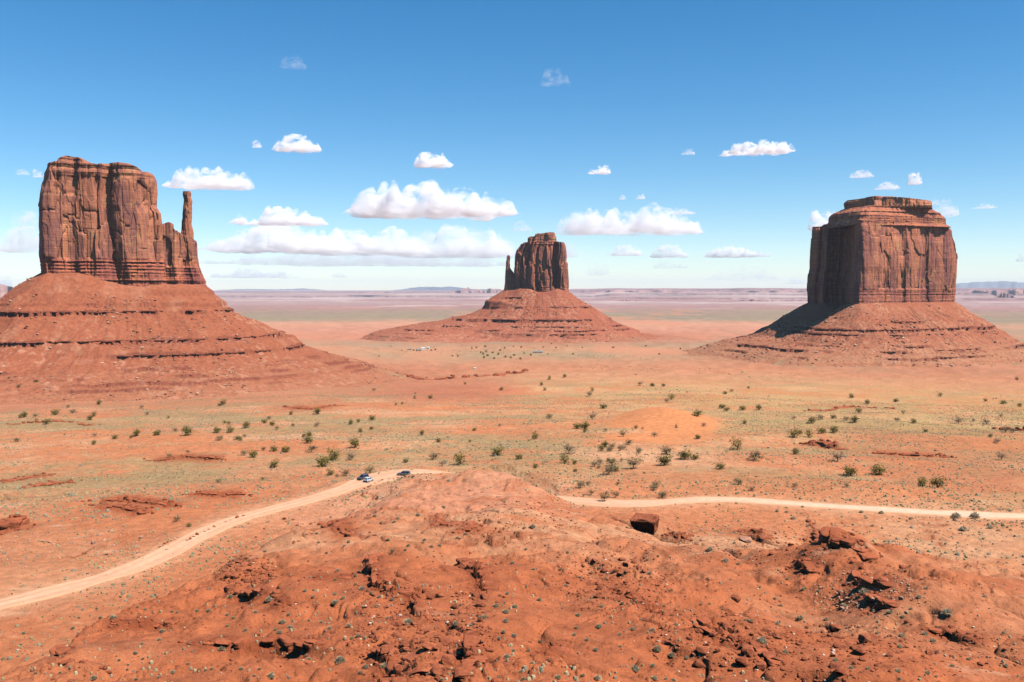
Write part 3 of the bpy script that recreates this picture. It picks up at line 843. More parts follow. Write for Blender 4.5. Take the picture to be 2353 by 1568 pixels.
planW = rr_plan(a0, a1, -52, 48, [(0.02, 16), (0.05, 3), (0.11, 0), (0.20, 1), (0.22, 6), (0.27, 7), (0.30, 1), (0.42, -2), (0.50, -1), (0.53, 7), (0.57, 10), (0.61, 3), (0.66, -5), (0.80, -4), (0.88, 2), (0.95, 8), (0.99, 20)])
zl0, zl1 = fw.uz(*z1(300, 735))[1], fw.uz(*z1(300, 860))[1]
bedW = [(zl1 - 20, zl0, 1.6, 2.2), (fw.uz(*z1(300, 190))[1], 400, 1.5, 2.4)]
def dispW(x, y, z): return rock_offset(x, y, z, 1.15, 100, 3.6, 4.6, bedW)
def tintW(x, y, z, u, v):
    t = np.ones(x.shape + (3,), f4)
    t = blend(t, sstep(zl0 + 4, zl0 - 3, z) * 0.85, (1.02, 0.78, 0.74))
    t = blend(t, sstep(10, 90, u + 25 * fbm3(x / 30, y / 30, z / 60, 3, 5)) * sstep(20, -60, z), (1.22, 1.25, 1.2))
    t = blend(t, sstep(0.15, 0.5, fbm3(x / 22, y / 22, z / 45, 4, 7)) * 0.6, (1.25, 1.25, 1.15))
    t = blend(t, sstep(0.2, 0.5, fbm3(x / 14, y / 14, z / 130, 4, 8)) * 0.55, (0.66, 0.63, 0.75))
    return t
def own(o, root):
    """meshes are laid out in world metres: shift them under their root"""
    o.data.transform(Matrix.Translation(-root.location)); return o
own(loft(fw, 'cliff', bw, planW, uLw, uRw, zbase_w, ztw, a0, a1, None, 1300, 300, dispW, 16, 0, tintW, 100, foot=22), bw)
# low shoulder between block and spire, then the spire
Ts = fw.uzs([z1(*p) for p in ((1000, 520), (1060, 515), (1083, 512), (1100, 500), (1120, 495), (1145, 505), (1153, 540), (1185, 560), (1215, 575), (1250, 590), (1290, 600), (1310, 615), (1330, 640))])
Rs = fw.uzs([z1(*p) for p in ((1385, 920), (1370, 870), (1355, 830), (1345, 800), (1335, 770), (1328, 720), (1322, 630), (1312, 600))])
Ls = fw.uzs([z1(*p) for p in ((940, 900), (960, 700), (985, 500))])
bedS = [(zl1 - 30, fw.uz(*z1(1300, 790))[1], 1.8, 2.2)]
b0, b1 = Ls[:, 0].mean(), Rs[:, 0].mean()
planS = rr_plan(b0, b1, -40, 26, [(0.02, 10), (0.10, 2), (0.25, -4), (0.32, 3), (0.42, 0), (0.55, -5), (0.62, 2), (0.70, 5), (0.80, 1), (0.90, 4), (0.97, 14)])
zbS = lambda u: np.interp(u, [30, 60, 150], [fw.uz(*z1(900, 865))[1], fw.uz(*z1(1000, 870))[1], fw.uz(*z1(1372, 925))[1]])
own(loft(fw, 'shoulder', bw, planS, edge_fn(Ls), edge_fn(Rs), zbS, top_fn(Ts), b0, b1, None, 700, 150, lambda x, y, z: rock_offset(x, y, z, 0.7, 140, 3.0, 3.6, bedS), 14, 0, tintW, 140, cap_noise=2.5, foot=22), bw)
Lt = fw.uzs([z1(*p) for p in ((1205, 660), (1216, 575), (1220, 500), (1225, 390), (1230, 340), (1225, 300), (1229, 288))])
Rt = fw.uzs([z1(*p) for p in ((1318, 660), (1305, 605), (1300, 560), (1285, 500), (1290, 430), (1292, 345), (1280, 320), (1282, 300), (1279, 288))])
c0, c1 = Lt[:, 0].mean(), Rt[:, 0].mean()
planT = [(c0 + (c1 - c0) * (0.5 + 0.5 * math.cos(t)), -8 + 7.5 * math.sin(t)) for t in np.linspace(0, 2 * pi, 24, endpoint=False)]
own(loft(fw, 'spire', bw, planT, edge_fn(Lt), edge_fn(Rt), lambda u: u * 0 + fw.uz(*z1(1250, 650))[1], lambda u: u * 0 + fw.uz(*z1(1255, 283))[1], c0, c1, None, 160, 170, lambda x, y, z: rock_offset(x, y, z, 0.3, 150, 0.6, 1.5), 8, 0.5, tintW, 150, cap_noise=0.3), bw)
eL, eR = fw.uz(*z1(283, 822))[0], fw.uz(*z1(1372, 905))[0]
planWt = [(eL, -20), (eL + 10, -46), (0, -54), (70, -52), (100, -42), (eR - 8, -36), (eR, -10), (eR - 5, 18), (60, 44), (eL + 15, 44), (eL, 20)]
zLw = zprof(fw, [z1(*p) for p in ((283, 826), (205, 868), (110, 935), (52, 975), (10, 1016))], -1, eL, [(75, -40), (120, -74), (170, -96), (230, -106), (300, -118), (380, -126), (700, -170)])
zRw = zprof(fw, [z1(*p) for p in ((1372, 905), (1430, 945), (1445, 975), (1520, 1020), (1530, 1050), (1610, 1105), (1700, 1150), (1770, 1180), (1850, 1220), (1960, 1250), (1982, 1272), (2010, 1310), (2090, 1337), (2200, 1362), (2353, 1402))], 1, eR, [(262, -122), (310, -133), (700, -180)])
def yz(fr, y): return fr.uz(*z1(700, y))[1] if fr is fw else 0
own(talus(fw, 'talus_slope', bw, planWt, zLw, zRw, 1.02, 1.0,
    [(-19, 2.6, 5, -0.35), (-29, 4.6, 7, -0.75), (-63, 4.2, 8, -0.55), (-80, 5.5, 7, -0.30), (-93, 2.6, 4, -0.35), (-99, 2.4, 4, -0.35), (-105, 2.2, 4, -0.3), (-110, 2.0, 4, -0.3)],
    680, 1300, 420, 200, 1.0, zlow=-112), bw)

# ------------------------------------------------ the small far butte in the middle
fe = Frame(536, 2700.0)
be = tag(empty('butte', (*fe.xy(0, 0), -138)), 'small distant sandstone butte at the centre, with blocky cap and thin thumb spire', 'butte', 'sandstone buttes')
Le = fe.uzs([z7(*p) for p in ((322, 1330), (300, 1200), (300, 1000), (305, 880), (310, 800), (345, 600), (372, 520), (400, 470), (440, 402))])
Re = fe.uzs([z7(*p) for p in ((1445, 1430), (1430, 1340), (1420, 1200), (1405, 1000), (1395, 900), (1395, 820), (1380, 760), (1385, 640), (1375, 560), (1362, 430), (1352, 395))])
Te = fe.uzs([z7(*p) for p in ((380, 430), (440, 400), (500, 378), (580, 362), (800, 358), (1000, 358), (1180, 360), (1210, 372), (1340, 382), (1370, 405))])
zbe = lambda u: np.interp(u, [-60, 0, 60, 100], [fe.uz(*z7(320, 1290))[1], fe.uz(*z7(750, 1315))[1], fe.uz(*z7(1200, 1350))[1], fe.uz(*z7(1440, 1440))[1]])
e0, e1 = Le[:, 0].mean(), Re[:, 0].mean()
planE = rr_plan(e0, e1, -62, 60, [(0.02, 30), (0.06, 14), (0.13, 20), (0.20, 6), (0.25, 14), (0.29, 2), (0.36, -4), (0.40, 6), (0.45, -2), (0.58, -8), (0.70, -4), (0.74, 4), (0.76, 18), (0.80, 16), (0.84, -4), (0.92, 0), (0.985, 12)])
bedE = [(-40, fe.uz(*z7(1200, 1300))[1], 1.6, 3.0), (fe.uz(*z7(700, 430))[1], 300, 1.2, 3.0)]
def tintE(x, y, z, u, v):
    t = np.ones(x.shape + (3,), f4) * C(0.90, 0.82, 0.86)
    t = blend(t, sstep(0.15, 0.5, fbm3(x / 22, y / 22, z / 45, 4, 17)) * 0.6, (1.15, 1.08, 1.0))
    t = blend(t, sstep(0.15, 0.5, fbm3(x / 14, y / 14, z / 130, 4, 18)) * 0.55, (0.62, 0.56, 0.64))
    return t
own(loft(fe, 'cliff', be, planE, edge_fn(Le), edge_fn(Re), zbe, top_fn(Te), e0, e1, None, 1000, 220, lambda x, y, z: rock_offset(x, y, z, 0.9, 200, 12.0, 7.5, bedE), 14, 0, tintE, 200, foot=26), be)
Lc = fe.uzs([z7(*p) for p in ((568, 385), (574, 345), (574, 285), (600, 256))]); Rc = fe.uzs([z7(*p) for p in ((1188, 385), (1180, 350), (1182, 290), (1168, 235), (1150, 215))])
Tc = fe.uzs([z7(*p) for p in ((560, 290), (580, 270), (620, 250), (700, 244), (728, 236), (738, 206), (790, 182), (860, 186), (900, 178), (960, 172), (1060, 160), (1110, 160), (1140, 172), (1165, 215), (1190, 240))])
g0, g1 = Lc[:, 0].mean(), Rc[:, 0].mean()
planC = rr_plan(g0, g1, -26, 24, [(0.02, 8), (0.10, 0), (0.22, 2), (0.26, -3), (0.45, 0), (0.60, 3), (0.72, -3), (0.90, 0), (0.98, 8)])
own(loft(fe, 'cap_rock', be, planC, edge_fn(Lc), edge_fn(Rc), lambda u: u * 0 + fe.uz(*z7(900, 384))[1], top_fn(Tc), g0, g1, None, 420, 60, lambda x, y, z: rock_offset(x, y, z, 0.32, 230, 1.5, 3.2, [(0, 400, 1.4, 3.2)]), 8, 0, lambda x, y, z, u, v: np.ones(x.shape + (3,), f4) * C(1.0, 0.95, 0.9), 230), be)
Lh = fe.uzs([z7(*p) for p in ((85, 1340), (105, 1200), (110, 1000), (120, 850), (130, 740), (143, 660), (152, 640))])
Rh = fe.uzs([z7(*p) for p in ((330, 1300), (310, 1150), (300, 1050), (285, 985), (262, 962), (236, 930), (206, 885), (204, 760), (214, 690), (206, 655), (198, 642))])
h0, h1 = Lh[:, 0].mean(), Rh[:, 0].mean()
planH = [(h0 + (h1 - h0) * (0.5 + 0.5 * math.cos(t)), -16 + 13 * math.sin(t)) for t in np.linspace(0, 2 * pi, 24, endpoint=False)]
own(loft(fe, 'spire', be, planH, edge_fn(Lh), edge_fn(Rh), lambda u: u * 0 + fe.uz(*z7(200, 1350))[1], lambda u: u * 0 + fe.uz(*z7(175, 634))[1], h0, h1, lambda z: np.interp(z, [-10, 40, 90], [1.0, 0.75, 0.5]), 220, 170, lambda x, y, z: rock_offset(x, y, z, 0.4, 240, 1.2, 2.6), 8, 0.6, tintE, 240, cap_noise=0.4, foot=14), be)
eL, eR = fe.uz(*z2(1035, 465))[0], fe.uz(*z2(1470, 480))[0]
planEt = [(eL, -15), (eL + 25, -34), (-30, -58), (30, -70), (eR - 12, -62), (eR, -20), (eR - 4, 30), (30, 58), (-40, 50), (eL, 10)]
zLe = zprof(fe, [z2(*p) for p in ((1035, 468), (1000, 495), (940, 530), (906, 543), (902, 566), (882, 598), (790, 640), (600, 678), (330, 716), (170, 748))], -1, eL, [(420, -141), (500, -150), (900, -190)])
zRe = zprof(fe, [z2(*p) for p in ((1470, 482), (1520, 520), (1600, 570), (1700, 630), (1800, 690), (1930, 735), (1950, 760))], 1, eR, [(250, -134), (300, -141), (800, -180)])
def bumpsE(u, v, rho):
    return sum(9 * np.exp(-((u - cu) / 17) ** 2 - ((v + 66) / 26) ** 2) for cu in (-48, -22, 62))
own(talus(fe, 'talus_slope', be, planEt, zLe, zRe, 0.95, 1.0,
    [(-22, 3, 8, -0.1), (-50, 4.5, 9, -0.15), (-62, 3.5, 8, 0.0), (-86, 8, 10, -0.35), (-102, 3.5, 6, -0.1), (-112, 4, 6, -0.2), (-121, 3, 6, -0.05), (-129, 2.5, 5, 0.0)],
    620, 1000, 300, 300, 1.1, C(0.315, 0.097, 0.054), C(0.35, 0.118, 0.066), -128, 2.0, front_add=bumpsE), be)

# ------------------------------------------------ the broad right butte
fm = Frame(882, 1980.0)
bm = tag(empty('butte', (*fm.xy(0, 0), -132)), 'broad sandstone butte on the right, one face in deep shadow, stepped cap on top', 'butte', 'sandstone buttes')
Lm = fm.uzs([z3(*p) for p in ((640, 960), (640, 915), (637, 850), (645, 700), (660, 650), (665, 500), (675, 400), (682, 330))])
Rm = fm.uzs([z3(*p) for p in ((1822, 960), (1820, 920), (1828, 800), (1835, 640), (1838, 560), (1825, 440), (1805, 390), (1800, 340), (1786, 308))])
Rm[:, 0] += 6
Tm = fm.uzs([z3(*p) for p in ((660, 326), (690, 322), (752, 322), (790, 305), (900, 300), (1200, 295), (1700, 300), (1786, 305), (1810, 320))])
m0, m1 = Lm[:, 0].mean(), Rm[:, 0].mean()
uq = lambda zx: fm.uz(*z3(zx, 600))[0]
planM = [(m0, 42), (m0 + 2, 22), (uq(720), 14), (uq(740), 22), (uq(765), 8), (uq(795), 4), (uq(815), 30), (uq(850), 44), (uq(880), 26), (uq(900), 40), (uq(950), 34), (uq(985), 6), (uq(1005), -34), (uq(1030), -74), (uq(1055), -94), (uq(1085), -98), (uq(1140), -84), (uq(1230), -60), (uq(1320), -40), (uq(1400), -14), (uq(1440), -10), (uq(1545), 18), (uq(1560), 32), (uq(1640), 50), (uq(1720), 72), (uq(1800), 92), (m1, 108), (m1 - 6, 136), (uq(1600), 150), (uq(1200), 150), (uq(850), 120), (uq(700), 84)]
zbm = lambda u: np.interp(u, [uq(640), uq(1000), uq(1060), uq(1300), uq(1820)], [fm.uz(*z3(640, 960))[1], fm.uz(*z3(1000, 980))[1], fm.uz(*z3(1060, 950))[1], fm.uz(*z3(1300, 930))[1], fm.uz(*z3(1820, 950))[1]])
zlb = fm.uz(*z3(1200, 815))[1]
bedM = [(-60, zlb, 1.3, 2.6), (fm.uz(*z3(1200, 330))[1], 400, 1.2, 2.6)]
def tintM(x, y, z, u, v):
    t = np.ones(x.shape + (3,), f4) * C(1.0, 0.96, 0.98)
    t = blend(t, sstep(0.1, 0.45, fbm3(x / 22, y / 22, z / 60, 4, 27)) * 0.6, (1.3, 1.28, 1.2))
    t = blend(t, sstep(0.2, 0.5, fbm3(x / 14, y / 14, z / 130, 4, 28)) * 0.5, (0.70, 0.66, 0.74))
    t = blend(t, sstep(zlb + 4, zlb - 4, z) * 0.5, (1.0, 0.84, 0.82))
    return t
own(loft(fm, 'cliff', bm, planM, edge_fn(Lm), edge_fn(Rm), zbm, top_fn(Tm), m0, m1, lambda z: np.interp(z, [-40, 150], [1.06, 0.94]), 1400, 260, lambda x, y, z: rock_offset(x, y, z, 1.15, 300, 4.0, 4.6, bedM), 16, 0, tintM, 300, foot=22), bm)
# stepped slope above the wall, then the cap slab
Lu = fm.uzs([z3(*p) for p in ((758, 330), (790, 302), (806, 285), (808, 268), (815, 240), (850, 215), (880, 203), (915, 188), (945, 178))])
Ru = fm.uzs([z3(*p) for p in ((1800, 330), (1788, 305), (1745, 285), (1745, 242), (1712, 216), (1680, 196), (1630, 172))])
mu0, mu1 = uq(785), uq(1770)
Ru[:, 0] += 4
sc_plan = np.array(planM); cu = (mu0 + mu1) / 2
planU = [(mu0, 40), (uq(820), 12), (uq(870), -4), (uq(930), -22), (uq(1000), -52), (uq(1060), -78), (uq(1110), -84), (uq(1200), -62), (uq(1330), -32), (uq(1460), 0), (uq(1600), 38), (uq(1720), 68), (mu1, 88), (uq(1700), 125), (uq(1400), 135), (uq(1000), 110), (uq(840), 80)]
zu_t = fm.uz(*z3(1250, 172))[1]; zu_b = fm.uz(*z3(1250, 325))[1]
own(loft(fm, 'stepped_slope', bm, planU, edge_fn(Lu), edge_fn(Ru), lambda u: u * 0 + zu_b, lambda u: u * 0 + zu_t, mu0, mu1, lambda z: np.interp(z, [zu_b, lerp(zu_b, zu_t, 0.25), lerp(zu_b, zu_t, 0.5), zu_t], [1.0, 0.95, 0.90, 0.55]), 900, 110, lambda x, y, z: rock_offset(x, y, z, 0.6, 330, 3.0, 2.2, [(0, 500, 2.2, 2.7)]), 10, 1.0, lambda x, y, z, u, v: np.ones(x.shape + (3,), f4) * C(1.08, 0.98, 0.92), 330), bm)
Lk = fm.uzs([z3(*p) for p in ((948, 185), (942, 176), (935, 150), (938, 132), (950, 122))]); Rk = fm.uzs([z3(*p) for p in ((1622, 185), (1628, 168), (1640, 150), (1636, 125), (1628, 114))])
Tk = fm.uzs([z3(*p) for p in ((935, 124), (960, 117), (1040, 112), (1130, 104), (1200, 95), (1290, 90), (1360, 95), (1440, 100), (1540, 108), (1640, 114))])
k0, k1 = Lk[:, 0].mean(), Rk[:, 0].mean()
planK = [(k0, 24), (uq(950), 8), (uq(1000), 0), (uq(1080), -12), (uq(1120), -30), (uq(1180), -34), (uq(1230), -10), (uq(1330), -6), (uq(1450), -2), (uq(1560), 14), (uq(1620), 28), (k1, 44), (uq(1560), 84), (uq(1250), 95), (uq(1000), 74)]
own(loft(fm, 'cap_rock', bm, planK, edge_fn(Lk), edge_fn(Rk), lambda u: u * 0 + fm.uz(*z3(1250, 182))[1], top_fn(Tk), k0, k1, None, 700, 50, lambda x, y, z: rock_offset(x, y, z, 0.4, 350, 1.6, 3.4, [(0, 500, 1.0, 3.0)]), 10, 0, lambda x, y, z, u, v: np.ones(x.shape + (3,), f4) * C(1.35, 1.35, 1.2), 350), bm)
eL, eR = uq(640), uq(1820)
planMt = np.array(planM) * np.array([1.0, 1.03])
zLm = zprof(fm, [z3(*p) for p in ((640, 918), (560, 960), (480, 1010), (330, 1100), (190, 1180), (0, 1220))], -1, eL, [(205, -121), (240, -132), (290, -142), (800, -190)])
zRm = zprof(fm, [z3(*p) for p in ((1820, 922), (1900, 960), (1960, 1010), (2080, 1080), (2200, 1160), (2300, 1230), (2352, 1260))], 1, eR, [(190, -132), (240, -139), (800, -185)])
own(talus(fm, 'talus_slope', bm, planMt, zLm, zRm, 1.08, 1.0,
    [(-62, 3.5, 6, -0.1), (-76, 5.0, 7, -0.35), (-84, 3, 6, 0.0), (-104, 3, 6, 0.1), (-112, 4.2, 7, -0.35), (-122, 3, 6, 0.0)],
    640, 1200, 360, 400, 1.1, C(0.325, 0.112, 0.060), C(0.37, 0.16, 0.085), -118), bm)
# ------------------------------------------------------------------ far mesas and mountains on the horizon
mesa_m, mnt, mbs = material('far_rock', 0.95, 0.05)
k = N(mnt); co = k.coord((0.004, 0.004, 0.02))
k.put(mbs.inputs['Base Color'], k.mix(k.ramp(k.noise(co, 1.0, 5), 0.35, 0.65), (0.42, 0.24, 0.21), (0.27, 0.145, 0.135)))
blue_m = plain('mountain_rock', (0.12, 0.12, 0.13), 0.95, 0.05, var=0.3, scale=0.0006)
def range_of(name, x0, x1, yb, sky, dist, depth, mat, seed, jag=0.15, steep=0.25):
    """a long landform: sky = traced (x, y) skyline on the 2353 px view"""
    pL, pR = D(x0, yb), D(x1, yb); fr = Frame((pL[0] + pR[0]) / 2, dist)
    uL_, zb_ = fr.uz(*pL); uR_, _ = fr.uz(*pR)
    S = fr.uzs([D(*p) for p in sky])
    nu, nv = 420, 40
    U = np.linspace(uL_, uR_, nu)[:, None]; q = np.linspace(-1, 1, nv)[None]
    base = zb_ - dist * 0.004
    zt = np.interp(U[:, 0], S[:, 0], S[:, 1])[:, None]
    hgt = zt - base
    L = (uR_ - uL_)
    fr_ = 0.35 * fbm2(U / (L * 0.09) + seed, q * 0, 2, seed)
    s = np.clip((1 - np.abs(q) * (1 + 0.35 * fr_)) / steep, 0, 1)
    pr = np.where(s < 0.55, s / 0.55 * 0.5, 0.5 + 0.5 * sstep(0.55, 0.72, s))
    z = base + hgt * pr * (1 + jag * fbm2(U / (L * 0.03), q * 2 + seed, 4, seed + 1) * (np.abs(q) < 0.6))
    x, y = fr.xy(U + 0 * q, q * depth + fr_ * depth * 0.5 + 0 * U)
    Vv = np.stack([x, y, z], -1).reshape(-1, 3)
    o = link(name, new_mesh(name, Vv, grid_faces(nu, nv)[:, ::-1], False, mat)); o['kind'] = 'structure'
    return o
range_of('mesa', 1360, 1860, 690, [(1360, 690), (1375, 672), (1395, 671), (1420, 666), (1470, 669), (1520, 666), (1590, 671), (1680, 669), (1760, 667), (1860, 668)], 21000, 2500, mesa_m, 31)
range_of('mesa', 1030, 1160, 676, [(1030, 674), (1040, 668), (1062, 667), (1066, 662), (1078, 662), (1082, 668), (1095, 664), (1110, 669), (1125, 664), (1150, 665), (1160, 667)], 23000, 900, mesa_m, 32)
range_of('mesa', 1415, 1500, 697, [(1415, 696), (1422, 690), (1440, 689), (1455, 691), (1470, 689), (1490, 692), (1500, 696)], 12500, 500, mesa_m, 33)
range_of('mesa', 1510, 1580, 697, [(1510, 696), (1516, 691), (1545, 690), (1570, 692), (1580, 696)], 13000, 500, mesa_m, 34)
range_of('mesa', 1690, 1880, 697, [(1690, 696), (1700, 690), (1730, 687), (1745, 689), (1790, 691), (1840, 689), (1880, 690)], 12800, 600, mesa_m, 35)
range_of('mesa', 2195, 2480, 692, [(2195, 690), (2210, 672), (2240, 667), (2270, 668), (2300, 667), (2353, 666), (2480, 667)], 19000, 1800, mesa_m, 36)
range_of('mesa', 2275, 2345, 692, [(2275, 691), (2290, 680), (2305, 672), (2325, 678), (2345, 691)], 15500, 500, mesa_m, 37)
range_of('mesa', 760, 1000, 680, [(760, 679), (775, 674), (850, 672), (885, 671), (900, 674), (1000, 678)], 24000, 1200, mesa_m, 38)
range_of('mesa', -200, 40, 680, [(-200, 652), (0, 656), (20, 660), (40, 668)], 14000, 1500, mesa_m, 39)
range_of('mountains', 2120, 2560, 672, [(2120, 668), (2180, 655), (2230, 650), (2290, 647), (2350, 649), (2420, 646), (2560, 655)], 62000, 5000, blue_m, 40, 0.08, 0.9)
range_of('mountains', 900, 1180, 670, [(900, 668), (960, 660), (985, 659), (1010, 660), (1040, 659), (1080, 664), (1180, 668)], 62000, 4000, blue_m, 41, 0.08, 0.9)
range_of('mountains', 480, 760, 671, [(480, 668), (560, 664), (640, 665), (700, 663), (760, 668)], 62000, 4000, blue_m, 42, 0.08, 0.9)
# ------------------------------------------------------------------ surface under any butte apron too
def on_surface(x, y):
    z = float(ground(x, y))
    for fr, phi, rr, zz, tx, ty, rho in TALUS_FN:
        dx, dy = x - fr.C[0], y - fr.C[1]
        u = dx * fr.U[0] + dy * fr.U[1]; v = dx * fr.V[0] + dy * fr.V[1]
        r = math.hypot(u, v)
        if r > rr[-1]: continue
        p = (math.atan2(v, u) - phi[0]) % (2 * pi) + phi[0]
        j = int(np.searchsorted(phi, p)) % len(phi); i = int(np.clip(np.searchsorted(rr, r), 0, len(rr) - 1))
        z = max(z, float(zz[i, j]))
    return z
def place(dx, dy):
    """ground point for a spot on the 2353 px view"""
    x, y, z = atD(dx, dy)
    return x, y, on_surface(x, y)
def px_size(x, y): return math.hypot(x, y) / F_PX / K       # metres per pixel of the 2353 px view

RS = np.random.default_rng(7)

# ------------------------------------------------------------------ junipers and bushes
leaf_g = tinted('juniper_leaf', 0.9, 0.1, 0.75, 1.3, 1.2, 3, trans=0.3)
leaf_b = tinted('dry_leaf', 0.9, 0.1, 0.75, 1.3, 1.2, 3, trans=0.4)
bark = plain('bark', (0.15, 0.095, 0.065), 0.95, 0.1)
def crown_mesh(seed, n, flat, tint, spiky=0.0, lobes=6, hollow=0.55):
    rng = np.random.default_rng(seed)
    L = []
    for i in range(lobes):
        t = rng.uniform(0, 2 * pi); r = rng.uniform(0.0, 0.34)
        L.append((r * math.cos(t), r * math.sin(t), rng.uniform(0.24, 0.66) * flat, rng.uniform(0.20, 0.32)))
    L += [(0.24 * math.cos(q), 0.24 * math.sin(q), 0.17, 0.2) for q in (seed, seed + 2.1, seed + 4.2)]
    L.append((0, 0, 0.5 * flat, 0.33)); L.append((0, 0, 0.25 * flat, 0.30))
    V = []; F = []; Cc = []
    w = np.array([l[3] ** 2 for l in L]); w /= w.sum()
    for i in range(n):
        lx, ly, lz, lr = L[rng.choice(len(L), p=w)]
        d = rng.normal(size=3); d /= np.linalg.norm(d)
        r = lr * rng.uniform(hollow, 1.05)
        c = np.array([lx, ly, lz]) + d * r * np.array([1, 1, 0.85 * flat + 0.1])
        if c[2] < 0.04: c[2] = 0.04 + rng.uniform(0, 0.08)
        nrm = d + rng.normal(size=3) * 0.6; nrm /= np.linalg.norm(nrm)
        a_ = np.cross(nrm, rng.normal(size=3)); a_ /= np.linalg.norm(a_); b_ = np.cross(nrm, a_)
        s = rng.uniform(0.035, 0.085)
        k = len(V)
        if spiky and rng.random() < spiky:
            up = np.array([rng.normal() * 0.3, rng.normal() * 0.3, 1.0]); s2 = s * 1.9
            V += [c - a_ * s * 0.18, c + a_ * s * 0.18, c + (up * 0.5 + d * 0.7) * s2]; F.append((k, k + 1, k + 2))
        else:
            V += [c - a_ * s, c + b_ * s * 0.8, c + a_ * s + nrm * s * 0.3]; F.append((k, k + 1, k + 2))
        j = rng.uniform(0.7, 1.35)
        Cc += [np.array(tint) * j] * 3
    return np.array(V), np.array(F), np.array(Cc)
def trunk_mesh(seed, h=0.55, r=0.05, dead=False):
    rng = np.random.default_rng(seed); mb = MB()
    p = np.array([0, 0, -0.06]); q = np.array([rng.normal() * 0.05, rng.normal() * 0.05, h * 0.45])
    mb.tube(p, q, r, r * 0.75)
    for i in range(9 if dead else 5):
        t = rng.uniform(0, 2 * pi); l = rng.uniform(0.25, 0.42)
        e_ = q + np.array([math.cos(t) * l, math.sin(t) * l, rng.uniform(0.1, 0.35)])
        m_ = lerp(q, e_, 0.5) + rng.normal(size=3) * 0.03
        mb.tube(q, m_, r * 0.6, r * 0.4, 5); mb.tube(m_, e_, r * 0.4, r * 0.12, 4)
        if dead:
            for _ in range(3):
                mb.tube(m_, m_ + np.array([rng.normal() * 0.2, rng.normal() * 0.2, rng.uniform(0, 0.25)]), r * 0.3, r * 0.06, 3)
    return mb.mesh('trunk', bark)
GREENS = []; BROWNS = []
for i in range(7):
    v, f, c = crown_mesh(300 + i, 420, (0.95, 0.8, 1.05)[i % 3], (0.20, 0.165, 0.034) if i % 2 else (0.25, 0.19, 0.045), 0.25, 5 + i % 4)
    GREENS.append((new_mesh('crown', v, f, False, leaf_g, c), trunk_mesh(320 + i)))
for i in range(6):
    v, f, c = crown_mesh(340 + i, 260, (0.7, 0.6, 0.8)[i % 3], ((0.36, 0.25, 0.11), (0.31, 0.22, 0.10), (0.38, 0.26, 0.15))[i % 3], 0.6, 6)
    BROWNS.append((new_mesh('crown', v, f, False, leaf_b, c), trunk_mesh(360 + i, 0.4, 0.03, True)))

def A4(x, y): return x * .3418, y * .3418 + 861.7
def A5(x, y): return x * .3418 + 746.8, y * .3418 + 861.7
def A6(x, y): return x * .36523 + 1493.6, y * .36523 + 861.7
def A2_(x, y): return x * .3418 + 804.2, y * .3418 + 505.5
T4 = "157,285,40,g 128,175,28,b 65,168,15,b 240,285,25,b 368,268,35,g 312,332,32,g 245,312,20,b 455,220,20,b 490,260,30,b 632,278,28,g 600,303,28,g 950,225,22,b 990,270,25,b 1500,200,32,g 1480,208,22,g 2128,265,45,g 1133,292,16,g 770,430,28,g 638,415,25,b 632,470,30,g 912,412,42,g 880,425,20,g 1057,405,38,g 1268,405,52,g 1460,388,45,g 1550,385,40,g 1660,357,40,g 1775,324,32,g 1832,342,35,g 1862,366,25,b 1510,325,18,g 1810,298,25,b 2075,412,34,g 2070,460,50,g 1478,440,40,b 1595,435,30,g 1620,440,22,g 1645,418,25,b 1700,555,55,g 1640,540,40,b 1770,510,30,b 1840,513,40,g 1923,518,48,g 2090,520,55,b 1847,622,52,g 2245,570,75,g 2168,615,80,g 2222,672,40,g 2320,680,50,b 2270,688,28,b 1470,725,30,b 1765,708,25,b 1190,985,40,b 1270,1020,28,g 117,450,30,b 1140,553,28,b 1265,525,25,b 1970,350,30,b 2130,345,30,b"
T5 = "177,332,32,g 313,303,38,g 708,160,25,g 647,405,35,g 765,452,35,g 975,448,16,g 200,488,65,g 172,572,48,b 298,660,55,b 542,588,30,g 730,568,55,b 785,613,42,b 905,604,65,g 1163,542,60,g 1303,566,40,g 1413,430,40,g 1640,530,75,b 1740,370,55,g 1875,225,42,g 1797,300,50,b 1510,292,38,b 1610,598,58,g 1415,627,32,g 1860,512,42,g 1985,510,40,b 2110,530,50,b 2300,530,45,b 2280,605,60,b 1930,610,55,b 1905,670,65,b 2080,630,75,b 1455,70,22,g 1508,32,22,g 1187,103,24,g 942,63,15,g 1776,142,35,b 1797,110,25,g 2120,70,30,b 2198,75,25,g 2274,78,20,b 1478,105,20,g 1610,15,22,g 607,130,15,b 330,105,18,b 520,197,15,g 477,203,18,b 2215,415,35,b 1880,850,60,b 1950,825,50,b 1790,810,40,b 2215,775,45,b 2270,825,50,b 1720,760,50,b 1700,360,40,g 1745,385,25,g"
